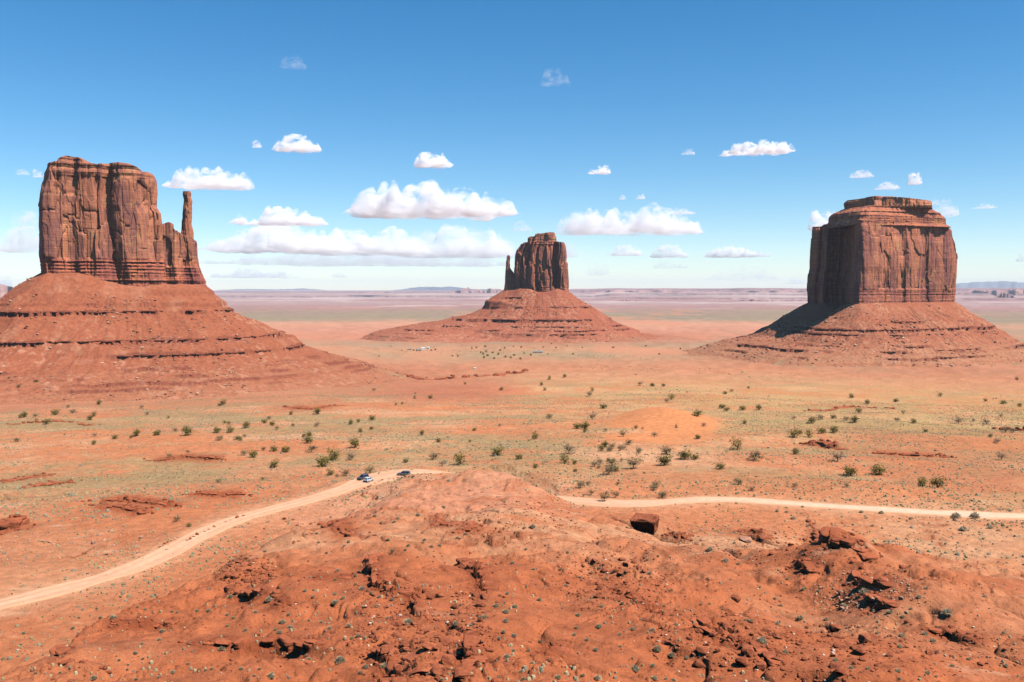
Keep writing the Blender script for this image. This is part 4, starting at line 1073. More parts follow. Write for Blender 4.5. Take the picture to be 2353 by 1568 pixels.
T6 = "297,258,50,g 455,208,28,g 480,228,28,g 580,220,55,g 682,220,38,g 302,402,33,g 545,470,55,g 597,308,22,g 1015,305,60,g 1075,282,35,b 1155,275,28,g 1235,287,28,b 1280,298,38,g 1365,182,30,g 1550,170,28,g 1315,237,32,g 1555,292,28,b 1660,303,25,g 910,393,52,g 945,372,30,g 1000,393,42,g 1080,367,38,g 1155,365,45,g 105,500,50,b 90,568,62,g 230,530,75,g 288,532,35,g 445,592,45,g 660,535,70,b 922,500,35,g 1180,545,60,b 1262,633,62,g 1435,628,82,g 1713,705,50,g 1810,710,60,g 555,690,45,b 910,705,30,b 1240,705,30,b 645,730,30,b 135,155,30,g 105,175,28,b 15,70,25,g 85,72,18,g 472,120,22,g 513,105,20,b 1825,135,20,g 2110,167,18,g 2225,183,30,g 2325,200,22,g 1940,305,35,b 2115,310,35,b 2235,360,40,b 2215,535,45,b 1920,905,30,b 2043,905,30,b 2180,430,30,b 1735,360,22,g 1595,245,22,b 40,710,50,b 75,775,35,b 620,85,15,g 2310,33,18,g"
T2 = "915,890,20 960,895,18 995,908,28 1010,880,15 1105,912,28 1080,930,30 1045,925,25 1145,938,25 925,915,18 900,930,15 895,905,15 880,895,12 725,920,14 690,918,12 1040,865,15 1150,860,14 910,855,14 850,862,14 820,865,12 1215,912,14 1170,900,12 1270,890,14 1355,835,10 1770,860,16 1990,850,12 970,935,20 430,880,12 350,880,8 195,918,10 275,852,8 470,882,10 545,880,12 575,876,12 1100,855,10 1300,858,10 1385,862,12 1460,850,9 1560,862,10 2080,905,12 2220,870,12 1330,905,10 1500,905,12"
trees = []
for src, fn, ks in ((T4, A4, .3418), (T5, A5, .3418), (T6, A6, .36523), (T2, A2_, .3418)):
    for w in src.split():
        q = w.split(','); x, y = fn(float(q[0]), float(q[1])); trees.append((x, y, float(q[2]) * ks, q[3] if len(q) > 3 else 'g', fn is A2_))
NOTED = {   # the ones that anyone could point at
    (1692, 1033): 'round flat-bottomed olive juniper alone on bare sand below the orange dune',
    (2017, 1091): 'largest juniper near the right road, lopsided olive crown with a dry side branch',
    (1954, 1093): 'round juniper with its trunk showing, left of the largest one by the right road',
    (741, 1072): 'big brownish green juniper, lower of the pair up the slope from the two meeting cars',
    (767, 1057): 'big spreading juniper, upper of the pair up the slope from the two meeting cars',
    (433, 1000): 'lone juniper on a clear trunk with a flat shadow, midway on the left plain',
    (848, 1087): 'olive bush at the edge of the pull-out, directly above the silver car',
    (932, 1063): 'small dark round bush on bare sand directly above the dark grey car',
    (1056, 1068): 'round juniper with a stubby trunk, on bare sand right of the grey car',
    (996, 1056): 'pale half dry bush on bare sand, up and right of the grey car',
    (631, 1074): 'dense dark juniper bush standing alone, left of the big pair above the road',
    (728, 952): 'cone-shaped dark juniper beside a thin red scarp on the left plain',
    (708, 1019): 'tall dark juniper that touches a smaller one behind it',
    (814, 1029): 'wide olive juniper with a dark shadow beneath, above the big pair by the road',
    (1602, 956): 'dark double-crowned juniper right of the orange dune crest',
    (1706, 942): 'tall loose grey-green juniper, right of the orange dune beyond its dark neighbour',
    (1743, 942): 'compact dark juniper, rightmost of the row beyond the orange dune',
    (1735, 1057): 'sprawling half dead shrub with bare dark branches, right of the round olive juniper',
    (1341, 988): 'dark spreading bush in the hollow left of the orange dune',
    (1388, 939): 'dense dark juniper bush just up-left of the orange dune',
    (1504, 1004): 'low grey brush pile on the lower edge of the orange dune',
    (1307, 1043): 'large grey-brown thicket of two bushes in the hollow below the orange dune',
    (1144, 1047): 'dark olive juniper with a leaning crown, alone at the centre of the sand plain',
    (511, 930): 'dark juniper on the skyline of the pale sand rise beneath the left butte',
    (2154, 1121): 'long low olive bush near the right road, right one of two',
}
used = set()
def tree_label(x, y, g, far):
    for (nx, ny), lab in NOTED.items():
        if abs(nx - x) < 7 and abs(ny - y) < 9 and (nx, ny) not in used:
            used.add((nx, ny)); return lab
    kind = 'dark juniper' if g == 'g' else 'dry brownish bush'
    if far or (y < 850 and x > 700): return f'tiny {kind} in the sparse grove before the central butte'
    if x < 480: return f'{kind} on the sand plain below the left butte, far left of the cars'
    if x < 850: return f'{kind} on the slope between the left road and the left butte'
    if x < 1250: return f'{kind} on the sand below the central butte, behind the foreground mound'
    if y > 1090: return f'{kind} in the brush close beside the right road'
    if x < 1480: return f'{kind} in the hollow left of the orange dune'
    if x < 1800: return f'{kind} around the right and lower sides of the orange dune'
    return f'{kind} on the scrubby plain in front of the broad right butte'
rng = random.Random(5)
for i in range(20):                                   # the scrubby wash that runs back from the right road
    t = rng.random(); trees.append((lerp(1350, 1415, t) + rng.gauss(0, 30), lerp(1130, 1010, t) + rng.gauss(0, 15), rng.uniform(7, 15), 'b' if rng.random() < 0.7 else 'g', False))
for i in range(26):
    trees.append((rng.uniform(20, 2330), rng.uniform(900, 1010), rng.uniform(5, 10), 'b' if rng.random() < 0.5 else 'g', False))
for i, (x, y, hp, g, far) in enumerate(trees):
    X, Y, Z = place(x, y)
    h = hp * px_size(X, Y) * 1.3
    h = min(h, 6.0)
    cm, tm = (GREENS if g == 'g' else BROWNS)[rng.randrange(7 if g == 'g' else 6)]
    name = 'juniper' if g == 'g' else 'desert_bush'
    t_ = empty(name, (X, Y, Z), rng.uniform(0, 2 * pi))
    s = h * rng.uniform(0.95, 1.1); w = s * rng.uniform(1.1, 1.45)
    t_.scale = (w, w, s * (1.05 if g == 'g' else 1.3))
    lab = tree_label(x, y, g, far)
    tag(t_, lab, 'juniper' if g == 'g' else 'bush', 'junipers on the sand plain' if g == 'g' else 'dry bushes on the sand plain')
    c_ = link('crown', cm, t_)
    b_ = link('trunk', tm, t_)

# ------------------------------------------------------------------ low scrub of the plain: nobody could count it
scrub_m = tinted('scrub_leaf', 0.95, 0.05, 0.8, 1.2, 1.5, 2)
def scatter_polar(n, r0, r1, a0, a1, rng, p=1.0):
    u = rng.random(n); r = (r0 ** (1 + p) + u * (r1 ** (1 + p) - r0 ** (1 + p))) ** (1 / (1 + p))
    a_ = np.radians(rng.uniform(a0, a1, n)); return r * np.sin(a_), r * np.cos(a_)
def sample_grid(G, x, y):
    fi, fj = grid_index(x, y); return G[np.clip(np.round(fi).astype(int), 0, NR - 1), np.clip(np.round(fj).astype(int), 0, NC - 1)]
def tufts(x, y, z, w, h, col, rng, k=6):
    """low ragged cushions"""
    n = len(x); t = np.linspace(0, 2 * pi, k, endpoint=False)[None]
    t = t + rng.uniform(0, 6.28, (n, 1))
    rr = w[:, None] * 0.5 * rng.uniform(0.65, 1.25, (n, k))
    B = np.stack([x[:, None] + rr * np.cos(t), y[:, None] + rr * np.sin(t), np.repeat(z[:, None] - 0.08, k, 1)], -1)
    M = np.stack([x[:, None] + rr * 0.72 * np.cos(t + 0.4), y[:, None] + rr * 0.72 * np.sin(t + 0.4), z[:, None] + h[:, None] * rng.uniform(0.45, 0.95, (n, k))], -1)
    T = np.stack([x + rng.normal(0, 0.08, n) * w, y + rng.normal(0, 0.08, n) * w, z + h * rng.uniform(0.85, 1.15, n)], -1)[:, None]
    Vv = np.concatenate([B, M, T], 1).reshape(-1, 3)
    i = np.arange(k); j = (i + 1) % k
    f = np.concatenate([np.stack([i, j, i + k], -1), np.stack([j, j + k, i + k], -1), np.stack([i + k, j + k, i * 0 + 2 * k], -1)])
    F = (f[None] + (np.arange(n) * (2 * k + 1))[:, None, None]).reshape(-1, 3)
    Cv = np.repeat(col[:, None], 2 * k + 1, 1).reshape(-1, 3)
    return Vv, F, Cv
r_ = np.random.default_rng(11)
PALS = np.array([(0.36, 0.285, 0.155), (0.42, 0.335, 0.17), (0.33, 0.28, 0.19), (0.47, 0.36, 0.175), (0.34, 0.26, 0.115), (0.28, 0.215, 0.09)])
def scrub_field(n, r0, r1, a0, a1, wl, hl, dens, p=1.0):
    x, y = scatter_polar(n, r0, r1, a0, a1, r_, p)
    keep_ = r_.random(n) < dens(x, y)
    keep_ &= (sample_grid(RDIST, x, y) > ROAD_HW + 1.2) & (sample_grid(DUNE_M, x, y) < 0.3) & (sample_grid(rock, x, y) < 0.35)
    x, y = x[keep_], y[keep_]; m = len(x); z = ground(x, y)
    for fr, phi, rr, zz, tx, ty, rho in TALUS_FN[:1]:
        pass
    w = r_.uniform(*wl, m) * r_.uniform(0.55, 1.0, m) * (1 + 1.0 * r_.random(m) ** 7); h = w * r_.uniform(*hl, m)
    pi_ = np.clip((fbm2(x / 70, y / 70, 2, 95) * 2 + r_.normal(0, 1.3, m) + 2.4).astype(int), 0, 5)
    return tufts(x, y, z, w, h, 0.70 * PALS[pi_] * r_.uniform(0.8, 1.2, (m, 1)), r_)
parts_ = [
    scrub_field(120000, 300, 980, -33, 33, (0.5, 1.05), (0.28, 0.5), lambda x, y: 0.12 + 0.75 * sstep(-0.35, 0.45, fbm2(x / 75, y / 50, 4, 86) + 0.3 * fbm2(x / 14, y / 14, 2, 96))),
    scrub_field(20000, 165, 340, -33, 33, (0.45, 0.9), (0.35, 0.6), lambda x, y: (1 - sample_grid(np.where(R2 < 430, w_sp, 0), x, y)) * (0.15 + 0.7 * sstep(-0.3, 0.4, fbm2(x / 45, y / 45, 3, 97)))),
    scrub_field(34000, 980, 2200, -33, 33, (1.1, 2.2), (0.35, 0.6), lambda x, y: 0.5 * sstep(0.0, 0.5, fbm2(x / 200, y / 200, 4, 98))),
]
off_ = 0; VV_ = []; FF_ = []; CC_ = []
for v, f, c in parts_:
    VV_.append(v); FF_.append(f + off_); CC_.append(c); off_ += len(v)
tag(link('scrub', new_mesh('scrub', np.concatenate(VV_), np.concatenate(FF_), False, scrub_m, np.concatenate(CC_))), 'low grey-green and straw scrub dotted over the sand plain', 'scrub', kind='stuff')

# ------------------------------------------------------------------ foreground tussocks, each its own
tuss_m = tinted('dry_grass', 0.95, 0.05, 0.8, 1.2, 3.0, 2, trans=0.45)
def tussock_mesh(seed, n, tint, tall=0.62, loose=0.2):
    rng = np.random.default_rng(seed)
    t = rng.uniform(0, 2 * pi, n); q = np.sqrt(rng.random(n))
    el = (1 - q) * pi / 2 + rng.normal(0, loose, n)
    L = rng.uniform(0.75, 1.08, n)
    tip = np.stack([np.cos(t) * np.cos(el) * 0.5 * L, np.sin(t) * np.cos(el) * 0.5 * L, np.abs(np.sin(el)) * tall * L + 0.04], -1)
    base = np.stack([np.cos(t) * 0.16 * q, np.sin(t) * 0.16 * q, np.full(n, -0.04)], -1)
    mid = lerp(base, tip, 0.62) + np.array([0, 0, 0.05])
    side_ = np.stack([-np.sin(t), np.cos(t), np.zeros(n)], -1) * rng.uniform(0.02, 0.042, (n, 1))
    Vv = np.stack([base - side_ * 0.6, base + side_ * 0.6, mid + side_, tip, mid - side_], 1).reshape(-1, 3)
    F = np.array([0, 1, 2, 3, 4])[None] + (np.arange(n) * 5)[:, None]
    c = np.repeat(np.array(tint)[None] * rng.uniform(0.75, 1.25, (n, 1)), 5, 0)
    return new_mesh('tussock', Vv, F, False, tuss_m, c)
TUS = {'c': [tussock_mesh(400 + i, 190, (0.66, 0.53, 0.31), 0.6) for i in range(4)],
       'g': [tussock_mesh(410 + i, 170, (0.74, 0.58, 0.36), 0.6, 0.3) for i in range(4)]}
def F1(x, y): return x * .3418, y * .3418 + 1148.9
def F2(x, y): return x * .3418 + 746.8, y * .3418 + 1148.9
def F3(x, y): return x * .36523 + 1493.6, y * .36523 + 1148.9
B1 = "1095,890,45,g 1070,945,35,g 1550,655,35,c 1810,680,60,g 2250,695,45,c 1900,830,50,g 1950,865,45,g 1880,895,40,c 1650,880,35,c 1490,1005,50,g 910,1035,35,g 2290,1090,75,g 1820,1195,70,g 630,1205,50,g 1325,750,30,c 1400,750,35,c 1620,1140,30,c 1160,1165,40,g 975,740,25,c 760,795,45,g 1155,755,24,c 675,795,28,c 650,735,22,c 810,655,24,c 1525,778,28,c 1570,798,28,c 1720,758,30,g 1940,775,28,c 2140,290,26,c 2130,230,26,c 2255,540,28,c 2195,360,24,c 2270,478,30,c 1780,350,26,c 1975,285,24,c 2050,615,34,c 2105,655,28,g 2250,640,26,c 2075,815,26,c 2160,825,26,c 1530,850,26,c 1850,875,26,c 160,900,32,g 140,975,24,g 530,795,22,c 490,865,28,g 955,970,22,c 960,1072,24,c 860,1112,22,c 855,1145,22,c 1380,1150,28,c 1425,1140,28,c 1745,1140,26,c 1710,1185,28,g 2080,1075,36,g 2060,1050,26,g 1840,1025,24,g 1065,1195,28,g 915,1208,28,c 240,1168,22,c 405,1165,24,c 800,1080,24,c 1280,968,30,g 1265,1105,26,c 1040,645,30,c 925,722,22,c 930,768,18,c 1190,760,20,c"
B2 = "1275,725,50,c 1840,860,50,c 2085,1150,75,g 560,830,80,g 880,840,50,g 100,1095,80,g 1150,720,50,c 770,310,34,c 1215,820,45,g 1270,920,45,g 1225,1060,55,g 930,1190,80,g 400,1130,65,g 1565,1200,48,c 1700,780,40,c 2230,1015,50,g 2330,1050,50,c 1830,1205,55,g 300,470,44,g 350,720,40,c 70,695,50,c 1070,795,48,g 2200,880,42,g 2070,875,42,g 250,605,50,g 160,850,40,g 985,850,36,g 715,318,32,c 560,312,30,c 540,340,26,c 455,345,34,c 425,270,28,c 660,290,26,c 890,262,32,c 945,235,30,c 70,540,28,c 205,512,26,c 225,490,30,g 205,570,28,c 450,675,36,g 310,630,34,g 365,655,30,g 65,635,28,c 1260,430,36,g 1350,335,26,c 1630,355,30,c 1805,415,28,g 1400,470,28,c 1620,580,30,c 1715,525,28,c 1790,495,34,c 2000,500,28,c 1930,520,28,g 1860,720,34,c 2000,700,32,c 2095,690,30,c 1440,680,42,c 1225,635,36,c 1215,760,50,c 1675,910,36,g 1760,945,34,g 1690,865,32,g 1980,910,32,g 1390,1100,28,g 1370,1015,30,g 1820,1015,44,g 1985,990,28,g 2065,1070,26,g 2205,1120,32,g 2210,1205,44,c 1735,1185,32,c 1680,1215,28,c 1315,1160,30,g 1170,1200,32,g 1335,1210,34,c 1450,955,28,g 1265,1020,40,g 1200,890,32,g 1170,935,32,g 785,1215,34,g 690,1170,32,g 275,1130,50,g 240,1165,34,c 900,1040,42,g 935,1110,40,c 225,920,38,c 180,935,32,c 30,870,40,g 120,665,30,g 1395,185,50,c 1340,190,24,c 1200,195,24,c 625,105,34,g 490,128,28,c 465,150,26,c 375,158,28,c 335,112,30,c 795,55,34,c 825,105,20,c 955,160,18,c 1205,20,24,c 670,270,22,c 160,285,30,g 130,310,24,g 85,480,28,c 910,710,28,g 420,800,34,g 2185,495,28,g 2115,575,26,c 2060,690,26,c 1880,530,22,c 2330,610,24,c 1845,462,26,c 1580,470,24,c 2240,380,24,c 2170,405,22,c"
B3 = "1870,720,75,g 1350,590,62,g 705,900,68,g 140,985,50,g 850,965,42,c 1585,860,46,g 1730,850,38,g 1780,895,42,g 945,750,46,c 800,785,40,g 475,390,46,g 1220,670,44,g 45,950,60,c 230,1000,38,c 1900,1050,34,c 1745,1095,38,c 1560,1080,38,g 1570,930,38,g 375,320,46,g 2140,180,38,g 1970,190,46,g 15,825,40,c 555,405,30,g 635,765,32,g 820,670,30,c 160,790,38,g 20,1045,34,c 100,1130,30,g 30,1130,44,c 150,1140,34,c 1165,1015,36,c 1265,1060,34,g 1370,1065,30,g 2005,1005,26,g 2240,1050,32,g 2225,840,26,g 1800,1115,24,g 1720,500,30,g 1690,615,32,g 1740,560,26,g 2105,610,26,g 1980,865,24,c 1430,840,26,g 1480,870,22,g 1060,575,26,g 965,565,30,g 785,625,26,g 1105,760,34,c 690,550,20,c 600,760,26,c 460,690,18,c 375,655,18,c 90,670,20,c 130,570,22,c 320,660,20,c 1410,700,26,c 1640,690,26,c 1510,710,36,c 1590,740,30,c 865,500,24,c 1540,570,22,g 1280,605,28,c 900,120,34,g 995,165,24,g 860,78,26,g 800,75,24,g 960,45,22,g 1330,80,30,g 1455,85,32,g 1640,120,24,g 1400,165,24,g 2190,195,22,c 1925,110,60,g 2045,110,60,g 1210,250,22,c 1260,265,20,c 530,275,24,g"
tus_n = 0
def tussock(x, y, wpx, kind, label):
    X, Y, Z = place(x, y)
    o = bpy.data.objects.new('tussock', rng.choice(TUS[kind])); COL.objects.link(o)
    s = wpx * px_size(X, Y); o.location = (X, Y, Z + 0.02); o.rotation_euler = (0, 0, rng.uniform(0, 6.28)); o.scale = (s * rng.uniform(0.9, 1.2), s * rng.uniform(0.9, 1.2), s * rng.uniform(0.8, 1.05))
    tag(o, label, 'tussock', 'tussocks on the red foreground slopes')
BIGT = {(945, 1443): 'large grey twiggy tussock above the rubble in the deep central crack', (781, 1523): 'large round grey tussock at the left of the bottom rubble', (1459, 1542): 'wide pale grey twiggy tussock near the bottom edge, right of centre',
        (2176, 1412): 'large grey twiggy tussock at the right end of the pale stone slope', (1987, 1364): 'grey twiggy tussock in the gully below the overhanging right ledge', (1751, 1478): 'grey twiggy tussock above the row of big boulders at right',
        (1375, 1443): 'round cream tussock alone on smooth red sand, right of bottom centre', (1182, 1397): 'oblong cream tussock by the lower end of the middle crack', (1064, 1556): 'tall grey tussock in the crack at the bottom edge',
        (1530, 1284): None}
for src, fn, ks in ((B1, F1, .3418), (B2, F2, .3418), (B3, F3, .36523)):
    for w in src.split():
        q = w.split(','); x, y = fn(float(q[0]), float(q[1])); wp = float(q[2]) * ks
        lab = next((l for (bx, by), l in BIGT.items() if l and abs(bx - x) < 6 and abs(by - y) < 9), None)
        if lab is None:
            kd = 'cream round tussock' if q[3] == 'c' else 'grey twiggy tussock'
            lab = f'{kd} on the red slope ' + ('below the left road' if x < 800 else 'around the central cracks' if x < 1250 else 'right of the central cracks' if x < 1560 else 'around the right ravine')
        tussock(x, y, wp, q[3], lab); tus_n += 1
# the many smaller ones
n = 1800
xs = r_.uniform(-40, 2400, n); ys = 1085 + (1580 - 1085) * r_.random(n) ** 0.8
V_, F_, C_ = [], [], []; o_n = 0
P_ = [at(*D(a_, b_)) for a_, b_ in zip(xs, ys)]
P_ = np.array([p for p in P_])
kp = (np.hypot(P_[:, 0], P_[:, 1]) < 300) & (sample_grid(RDIST, P_[:, 0], P_[:, 1]) > ROAD_HW + 1) & (fbm2(P_[:, 0] / 18, P_[:, 1] / 18, 3, 99) + r_.normal(0, .25, n) > 0.0)
P_ = P_[kp]; m = len(P_); w = r_.uniform(0.14, 0.42, m)
pale_ = r_.random(m) < 0.6
col_ = np.where(pale_[:, None], np.array([(0.40, 0.285, 0.16)]), np.array([(0.26, 0.20, 0.13)])) * r_.uniform(0.8, 1.2, (m, 1))
v, f, c = tufts(P_[:, 0], P_[:, 1], P_[:, 2], w, w * r_.uniform(0.5, 0.8, m), col_, r_, 7)
tag(link('dry_grass', new_mesh('dry_grass', v, f, False, scrub_m, c)), 'small pale grass tufts sprinkled on the red foreground', 'grass', kind='stuff')

# ------------------------------------------------------------------ rocks
rock_fm, fnt, fb = material('red_boulder', 0.92, 0.1)
k = N(fnt); co = k.coord()
oi = k.new('ShaderNodeObjectInfo')
c = k.mix(k.ramp(k.noise(co, 1.8, 5, 0.6), 0.35, 0.65), (0.23, 0.062, 0.030), (0.36, 0.108, 0.048))
c = k.mix(1.0, c, oi.outputs['Color'], 'MULTIPLY')
k.put(fb.inputs['Base Color'], c); k.put(fb.inputs['Normal'], k.bump(k.noise(co, 5.0, 5, 0.65), 0.6, 0.15))
def ico(sub):
    t = (1 + 5 ** 0.5) / 2
    V = [(-1, t, 0), (1, t, 0), (-1, -t, 0), (1, -t, 0), (0, -1, t), (0, 1, t), (0, -1, -t), (0, 1, -t), (t, 0, -1), (t, 0, 1), (-t, 0, -1), (-t, 0, 1)]
    F = [(0, 11, 5), (0, 5, 1), (0, 1, 7), (0, 7, 10), (0, 10, 11), (1, 5, 9), (5, 11, 4), (11, 10, 2), (10, 7, 6), (7, 1, 8), (3, 9, 4), (3, 4, 2), (3, 2, 6), (3, 6, 8), (3, 8, 9), (4, 9, 5), (2, 4, 11), (6, 2, 10), (8, 6, 7), (9, 8, 1)]
    V = [np.array(v) / np.linalg.norm(v) for v in V]
    for _ in range(sub):
        mid_ = {}; G = []
        def m_(a_, b_):
            key = (min(a_, b_), max(a_, b_))
            if key not in mid_:
                p = V[a_] + V[b_]; V.append(p / np.linalg.norm(p)); mid_[key] = len(V) - 1
            return mid_[key]
        for a_, b_, c_ in F:
            x, y, z = m_(a_, b_), m_(b_, c_), m_(c_, a_)
            G += [(a_, x, z), (b_, y, x), (c_, z, y), (x, y, z)]
        F = G
    return np.array(V), np.array(F)
ICO1, ICO3 = ico(1), ico(3)
def rock_shape(seed, base, planes=9, flat=0.7, rough=0.05):
    rng = np.random.default_rng(seed); V = base[0].copy()
    N_ = rng.normal(size=(planes, 3)); N_[0] = (rng.normal() * 0.15, rng.normal() * 0.15, 1); N_[1] = (rng.normal() * .2, rng.normal() * .2, -1)
    N_ /= np.linalg.norm(N_, axis=1)[:, None]
    dd = rng.uniform(0.5, 0.85, planes)
    pr = V @ N_.T
    s = np.min(np.where(pr > 1e-3, dd / np.maximum(pr, 1e-3), 9), 1); s = np.minimum(s, 1.0)
    V = V * s[:, None]
    if rough: V = V * (1 + rough * fbm3(V[:, 0] * 3 + seed, V[:, 1] * 3, V[:, 2] * 3, 3, seed))[:, None]
    V *= np.array([1.0, rng.uniform(0.6, 0.95), flat * rng.uniform(0.75, 1.15)])
    V -= np.array([0, 0, V[:, 2].min() * 0.55])
    return V, base[1]
BOULD = []
for i in range(12):
    v, f = rock_shape(600 + i, ICO3, 8 + i % 5, (0.8, 0.65, 1.0, 0.5)[i % 4]); BOULD.append(new_mesh('boulder', v * 0.55, f, False, rock_fm))
ZONES = [  # x, y, rx, ry, how many, size range (2353 px view), tone, words
    (955, 1490, 125, 75, 46, 10, 30, 'r', 'in the rubble at bottom centre, left of the middle crack'),
    (1075, 1440, 45, 80, 20, 9, 24, 'r', 'in the rubble along the middle crack'),
    (885, 1370, 60, 45, 14, 7, 18, 'r', 'below the left of the two central cracks'),
    (1400, 1340, 120, 60, 40, 7, 18, 'r', 'on the stony slope below the lone block'),
    (1660, 1480, 140, 60, 30, 10, 26, 'r', 'in the rubble at bottom right of centre'),
    (1900, 1500, 150, 55, 26, 10, 26, 'r', 'near the bottom edge, right of the big boulder row'),
    (565, 1312, 60, 30, 24, 7, 16, 'r', 'in the stone heap right of the left road'),
    (1990, 1365, 110, 45, 26, 6, 13, 'p', 'on the pale stone slope in the right ravine'),
    (1800, 1270, 110, 40, 20, 5, 12, 'r', 'on the shaded bank of the right ravine'),
    (2180, 1500, 140, 50, 20, 6, 14, 'r', 'on the slope at the bottom right corner'),
    (300, 1255, 110, 35, 16, 4, 9, 'p', 'in the pale stones left of the left road'),
    (60, 1265, 80, 35, 12, 4, 9, 'p', 'in the pale stones at the left picture edge'),
]
def boulder(x, y, wpx, tone, label, name='boulder', group='boulders strewn on the red slopes', mesh=None, sink=0.0):
    X, Y, Z = place(x, y)
    o = bpy.data.objects.new(name, mesh or rng.choice(BOULD)); COL.objects.link(o)
    s = wpx * px_size(X, Y) * 1.3
    o.location = (X, Y, Z - sink * s); o.rotation_euler = (rng.uniform(-.25, .25), rng.uniform(-.25, .25), rng.uniform(0, 6.28))
    o.scale = (s, s * rng.uniform(.8, 1.1), s * rng.uniform(.75, 1.15))
    b_ = rng.uniform(0.85, 1.2); o.color = (b_, b_, b_, 1) if tone == 'r' else (1.5 * b_, 2.5 * b_, 3.4 * b_, 1)
    tag(o, label, 'boulder', group); return o
BIGB = [(943, 1519, 38, 'biggest smooth red boulder near the bottom edge, left of the middle crack'), (966, 1546, 34, 'large tilted red boulder right below the biggest one at the bottom'),
        (1003, 1535, 26, 'red boulder beside the middle crack near the bottom edge'), (1719, 1507, 26, 'dark rounded boulder in the big boulder row at right, upper one'),
        (1706, 1527, 26, 'dark rounded boulder in the big boulder row at right, with a black shadow'), (1750, 1534, 22, 'dark boulder at the lower end of the big boulder row'),
        (1786, 1516, 22, 'upright boulder with a pale cap in the big boulder row'), (1925, 1534, 30, 'leaning pair-like boulder near the bottom edge, right of the row'),
        (1000, 1460, 20, 'sharp wedge boulder above the bottom rubble'), (1712, 1246, 20, 'pale flat boulder alone on the slope left of the right ravine'),
        (1012, 1370, 20, 'sharp dark pyramid boulder alone between the two cracks'), (1410, 1330, 16, 'rounded dark boulder on the stony slope'), (1690, 1380, 24, 'dark wedge boulder with its shadow right of the smooth hump')]
for x, y, w, lab in BIGB: boulder(x, y, w, 'p' if 'pale flat' in lab else 'r', lab)
for zx, zy, rx_, ry_, nn, s0, s1, tone, words_ in ZONES:
    for i in range(nn):
        t = rng.uniform(0, 2 * pi); q = math.sqrt(rng.random())
        boulder(zx + rx_ * q * math.cos(t), zy + ry_ * q * math.sin(t), s0 + (s1 - s0) * rng.random() ** 2.6, tone,
                ('red angular boulder ' if tone == 'r' else 'pale angular stone ') + words_)
# stones set along the road's edges
for i, (x, y) in enumerate([(565 + 8.5 * j, 1178 - 2.6 * j) for j in range(0)] + [(430, 1243), (437, 1240), (445, 1234), (453, 1230), (462, 1224), (470, 1222), (480, 1218), (492, 1212), (505, 1206), (518, 1200), (530, 1196), (545, 1190), (560, 1186),
        (365, 1258), (372, 1254), (378, 1250), (386, 1246), (394, 1243), (402, 1240), (410, 1235), (790, 1147), (800, 1143), (806, 1140), (815, 1135), (823, 1131), (832, 1127), (838, 1123), (847, 1119), (853, 1115), (862, 1111), (870, 1107), (877, 1104), (893, 1102), (905, 1101), (915, 1099), (924, 1098), (932, 1097), (940, 1096), (950, 1095)]):
    boulder(x, y, rng.uniform(4, 8), 'r' if rng.random() < 0.6 else 'p', 'small edge stone in the row along the left road and the pull-out', 'edge_stone', 'stones lining the left road')
# finer rubble as one mass
V_, F_, C_ = [], [], []; o_n = 0
small = [rock_shape(700 + i, ICO1, 6, 0.75, 0.0) for i in range(8)]
for zx, zy, rx_, ry_, nn, s0, s1, tone, words_ in ZONES + [(1150, 1350, 700, 190, 60, 6, 14, 'r', ''), (1750, 1380, 500, 150, 60, 5, 12, 'r', ''), (480, 1430, 420, 110, 40, 5, 12, 'r', ''), (1580, 1245, 130, 35, 24, 5, 12, 'p', ''), (1180, 1205, 120, 45, 20, 5, 10, 'r', '')]:
    for i in range(nn * 14):
        t = r_.uniform(0, 2 * pi); q = math.sqrt(r_.random())
        X, Y, Z = place(zx + 1.25 * rx_ * q * math.cos(t), zy + 1.25 * ry_ * q * math.sin(t))
        s = (2.2 + (s0 - 1.5) * r_.random() ** 2) * px_size(X, Y) * 0.55
        v, f = small[r_.integers(8)]; a_ = r_.uniform(0, 6.28); ca, sa = math.cos(a_), math.sin(a_)
        V_.append(np.stack([(v[:, 0] * ca - v[:, 1] * sa) * s + X, (v[:, 0] * sa + v[:, 1] * ca) * s + Y, v[:, 2] * s + Z - 0.1 * s], -1))
        F_.append(f + o_n); o_n += len(v)
        cc = (np.array((0.29, 0.08, 0.036)) if tone == 'r' else np.array((0.44, 0.22, 0.13))) * r_.uniform(0.75, 1.3)
        if r_.random() < 0.05: cc = np.array((0.6, 0.4, 0.28))
        C_.append(np.repeat(cc[None], len(v), 0))
# blocks broken off along the ledges
for P, A_, cx, cy_, sg_, sc_ in led_info:
    for i in range(26):
        j = r_.integers(len(P) - 1); t = r_.random()
        X = lerp(P[j][0], P[j + 1][0], t) + r_.normal(0, 1.2 + A_ * .4); Y = lerp(P[j][1], P[j + 1][1], t) + r_.normal(0, 1.2 + A_ * .4); Z = float(ground(X, Y))
        s = r_.uniform(0.12, 0.42) * (0.6 + 0.35 * A_) * max(1, math.hypot(X, Y) / 170)
        v, f = small[r_.integers(8)]; a_ = r_.uniform(0, 6.28); ca, sa = math.cos(a_), math.sin(a_)
        V_.append(np.stack([(v[:, 0] * ca - v[:, 1] * sa) * s + X, (v[:, 0] * sa + v[:, 1] * ca) * s + Y, v[:, 2] * s + Z - 0.1 * s], -1))
        F_.append(f + o_n); o_n += len(v); C_.append(np.repeat((np.array((0.27, 0.072, 0.033)) * r_.uniform(0.75, 1.3))[None], len(v), 0))
rub_m = tinted('rubble_stone', 0.92, 0.1, 0.75, 1.2, 3.0, 3)
tag(link('rubble', new_mesh('rubble', np.concatenate(V_), np.concatenate(F_), False, rub_m, np.concatenate(C_))), 'broken red stones strewn over the foreground slopes', 'rubble', kind='stuff')
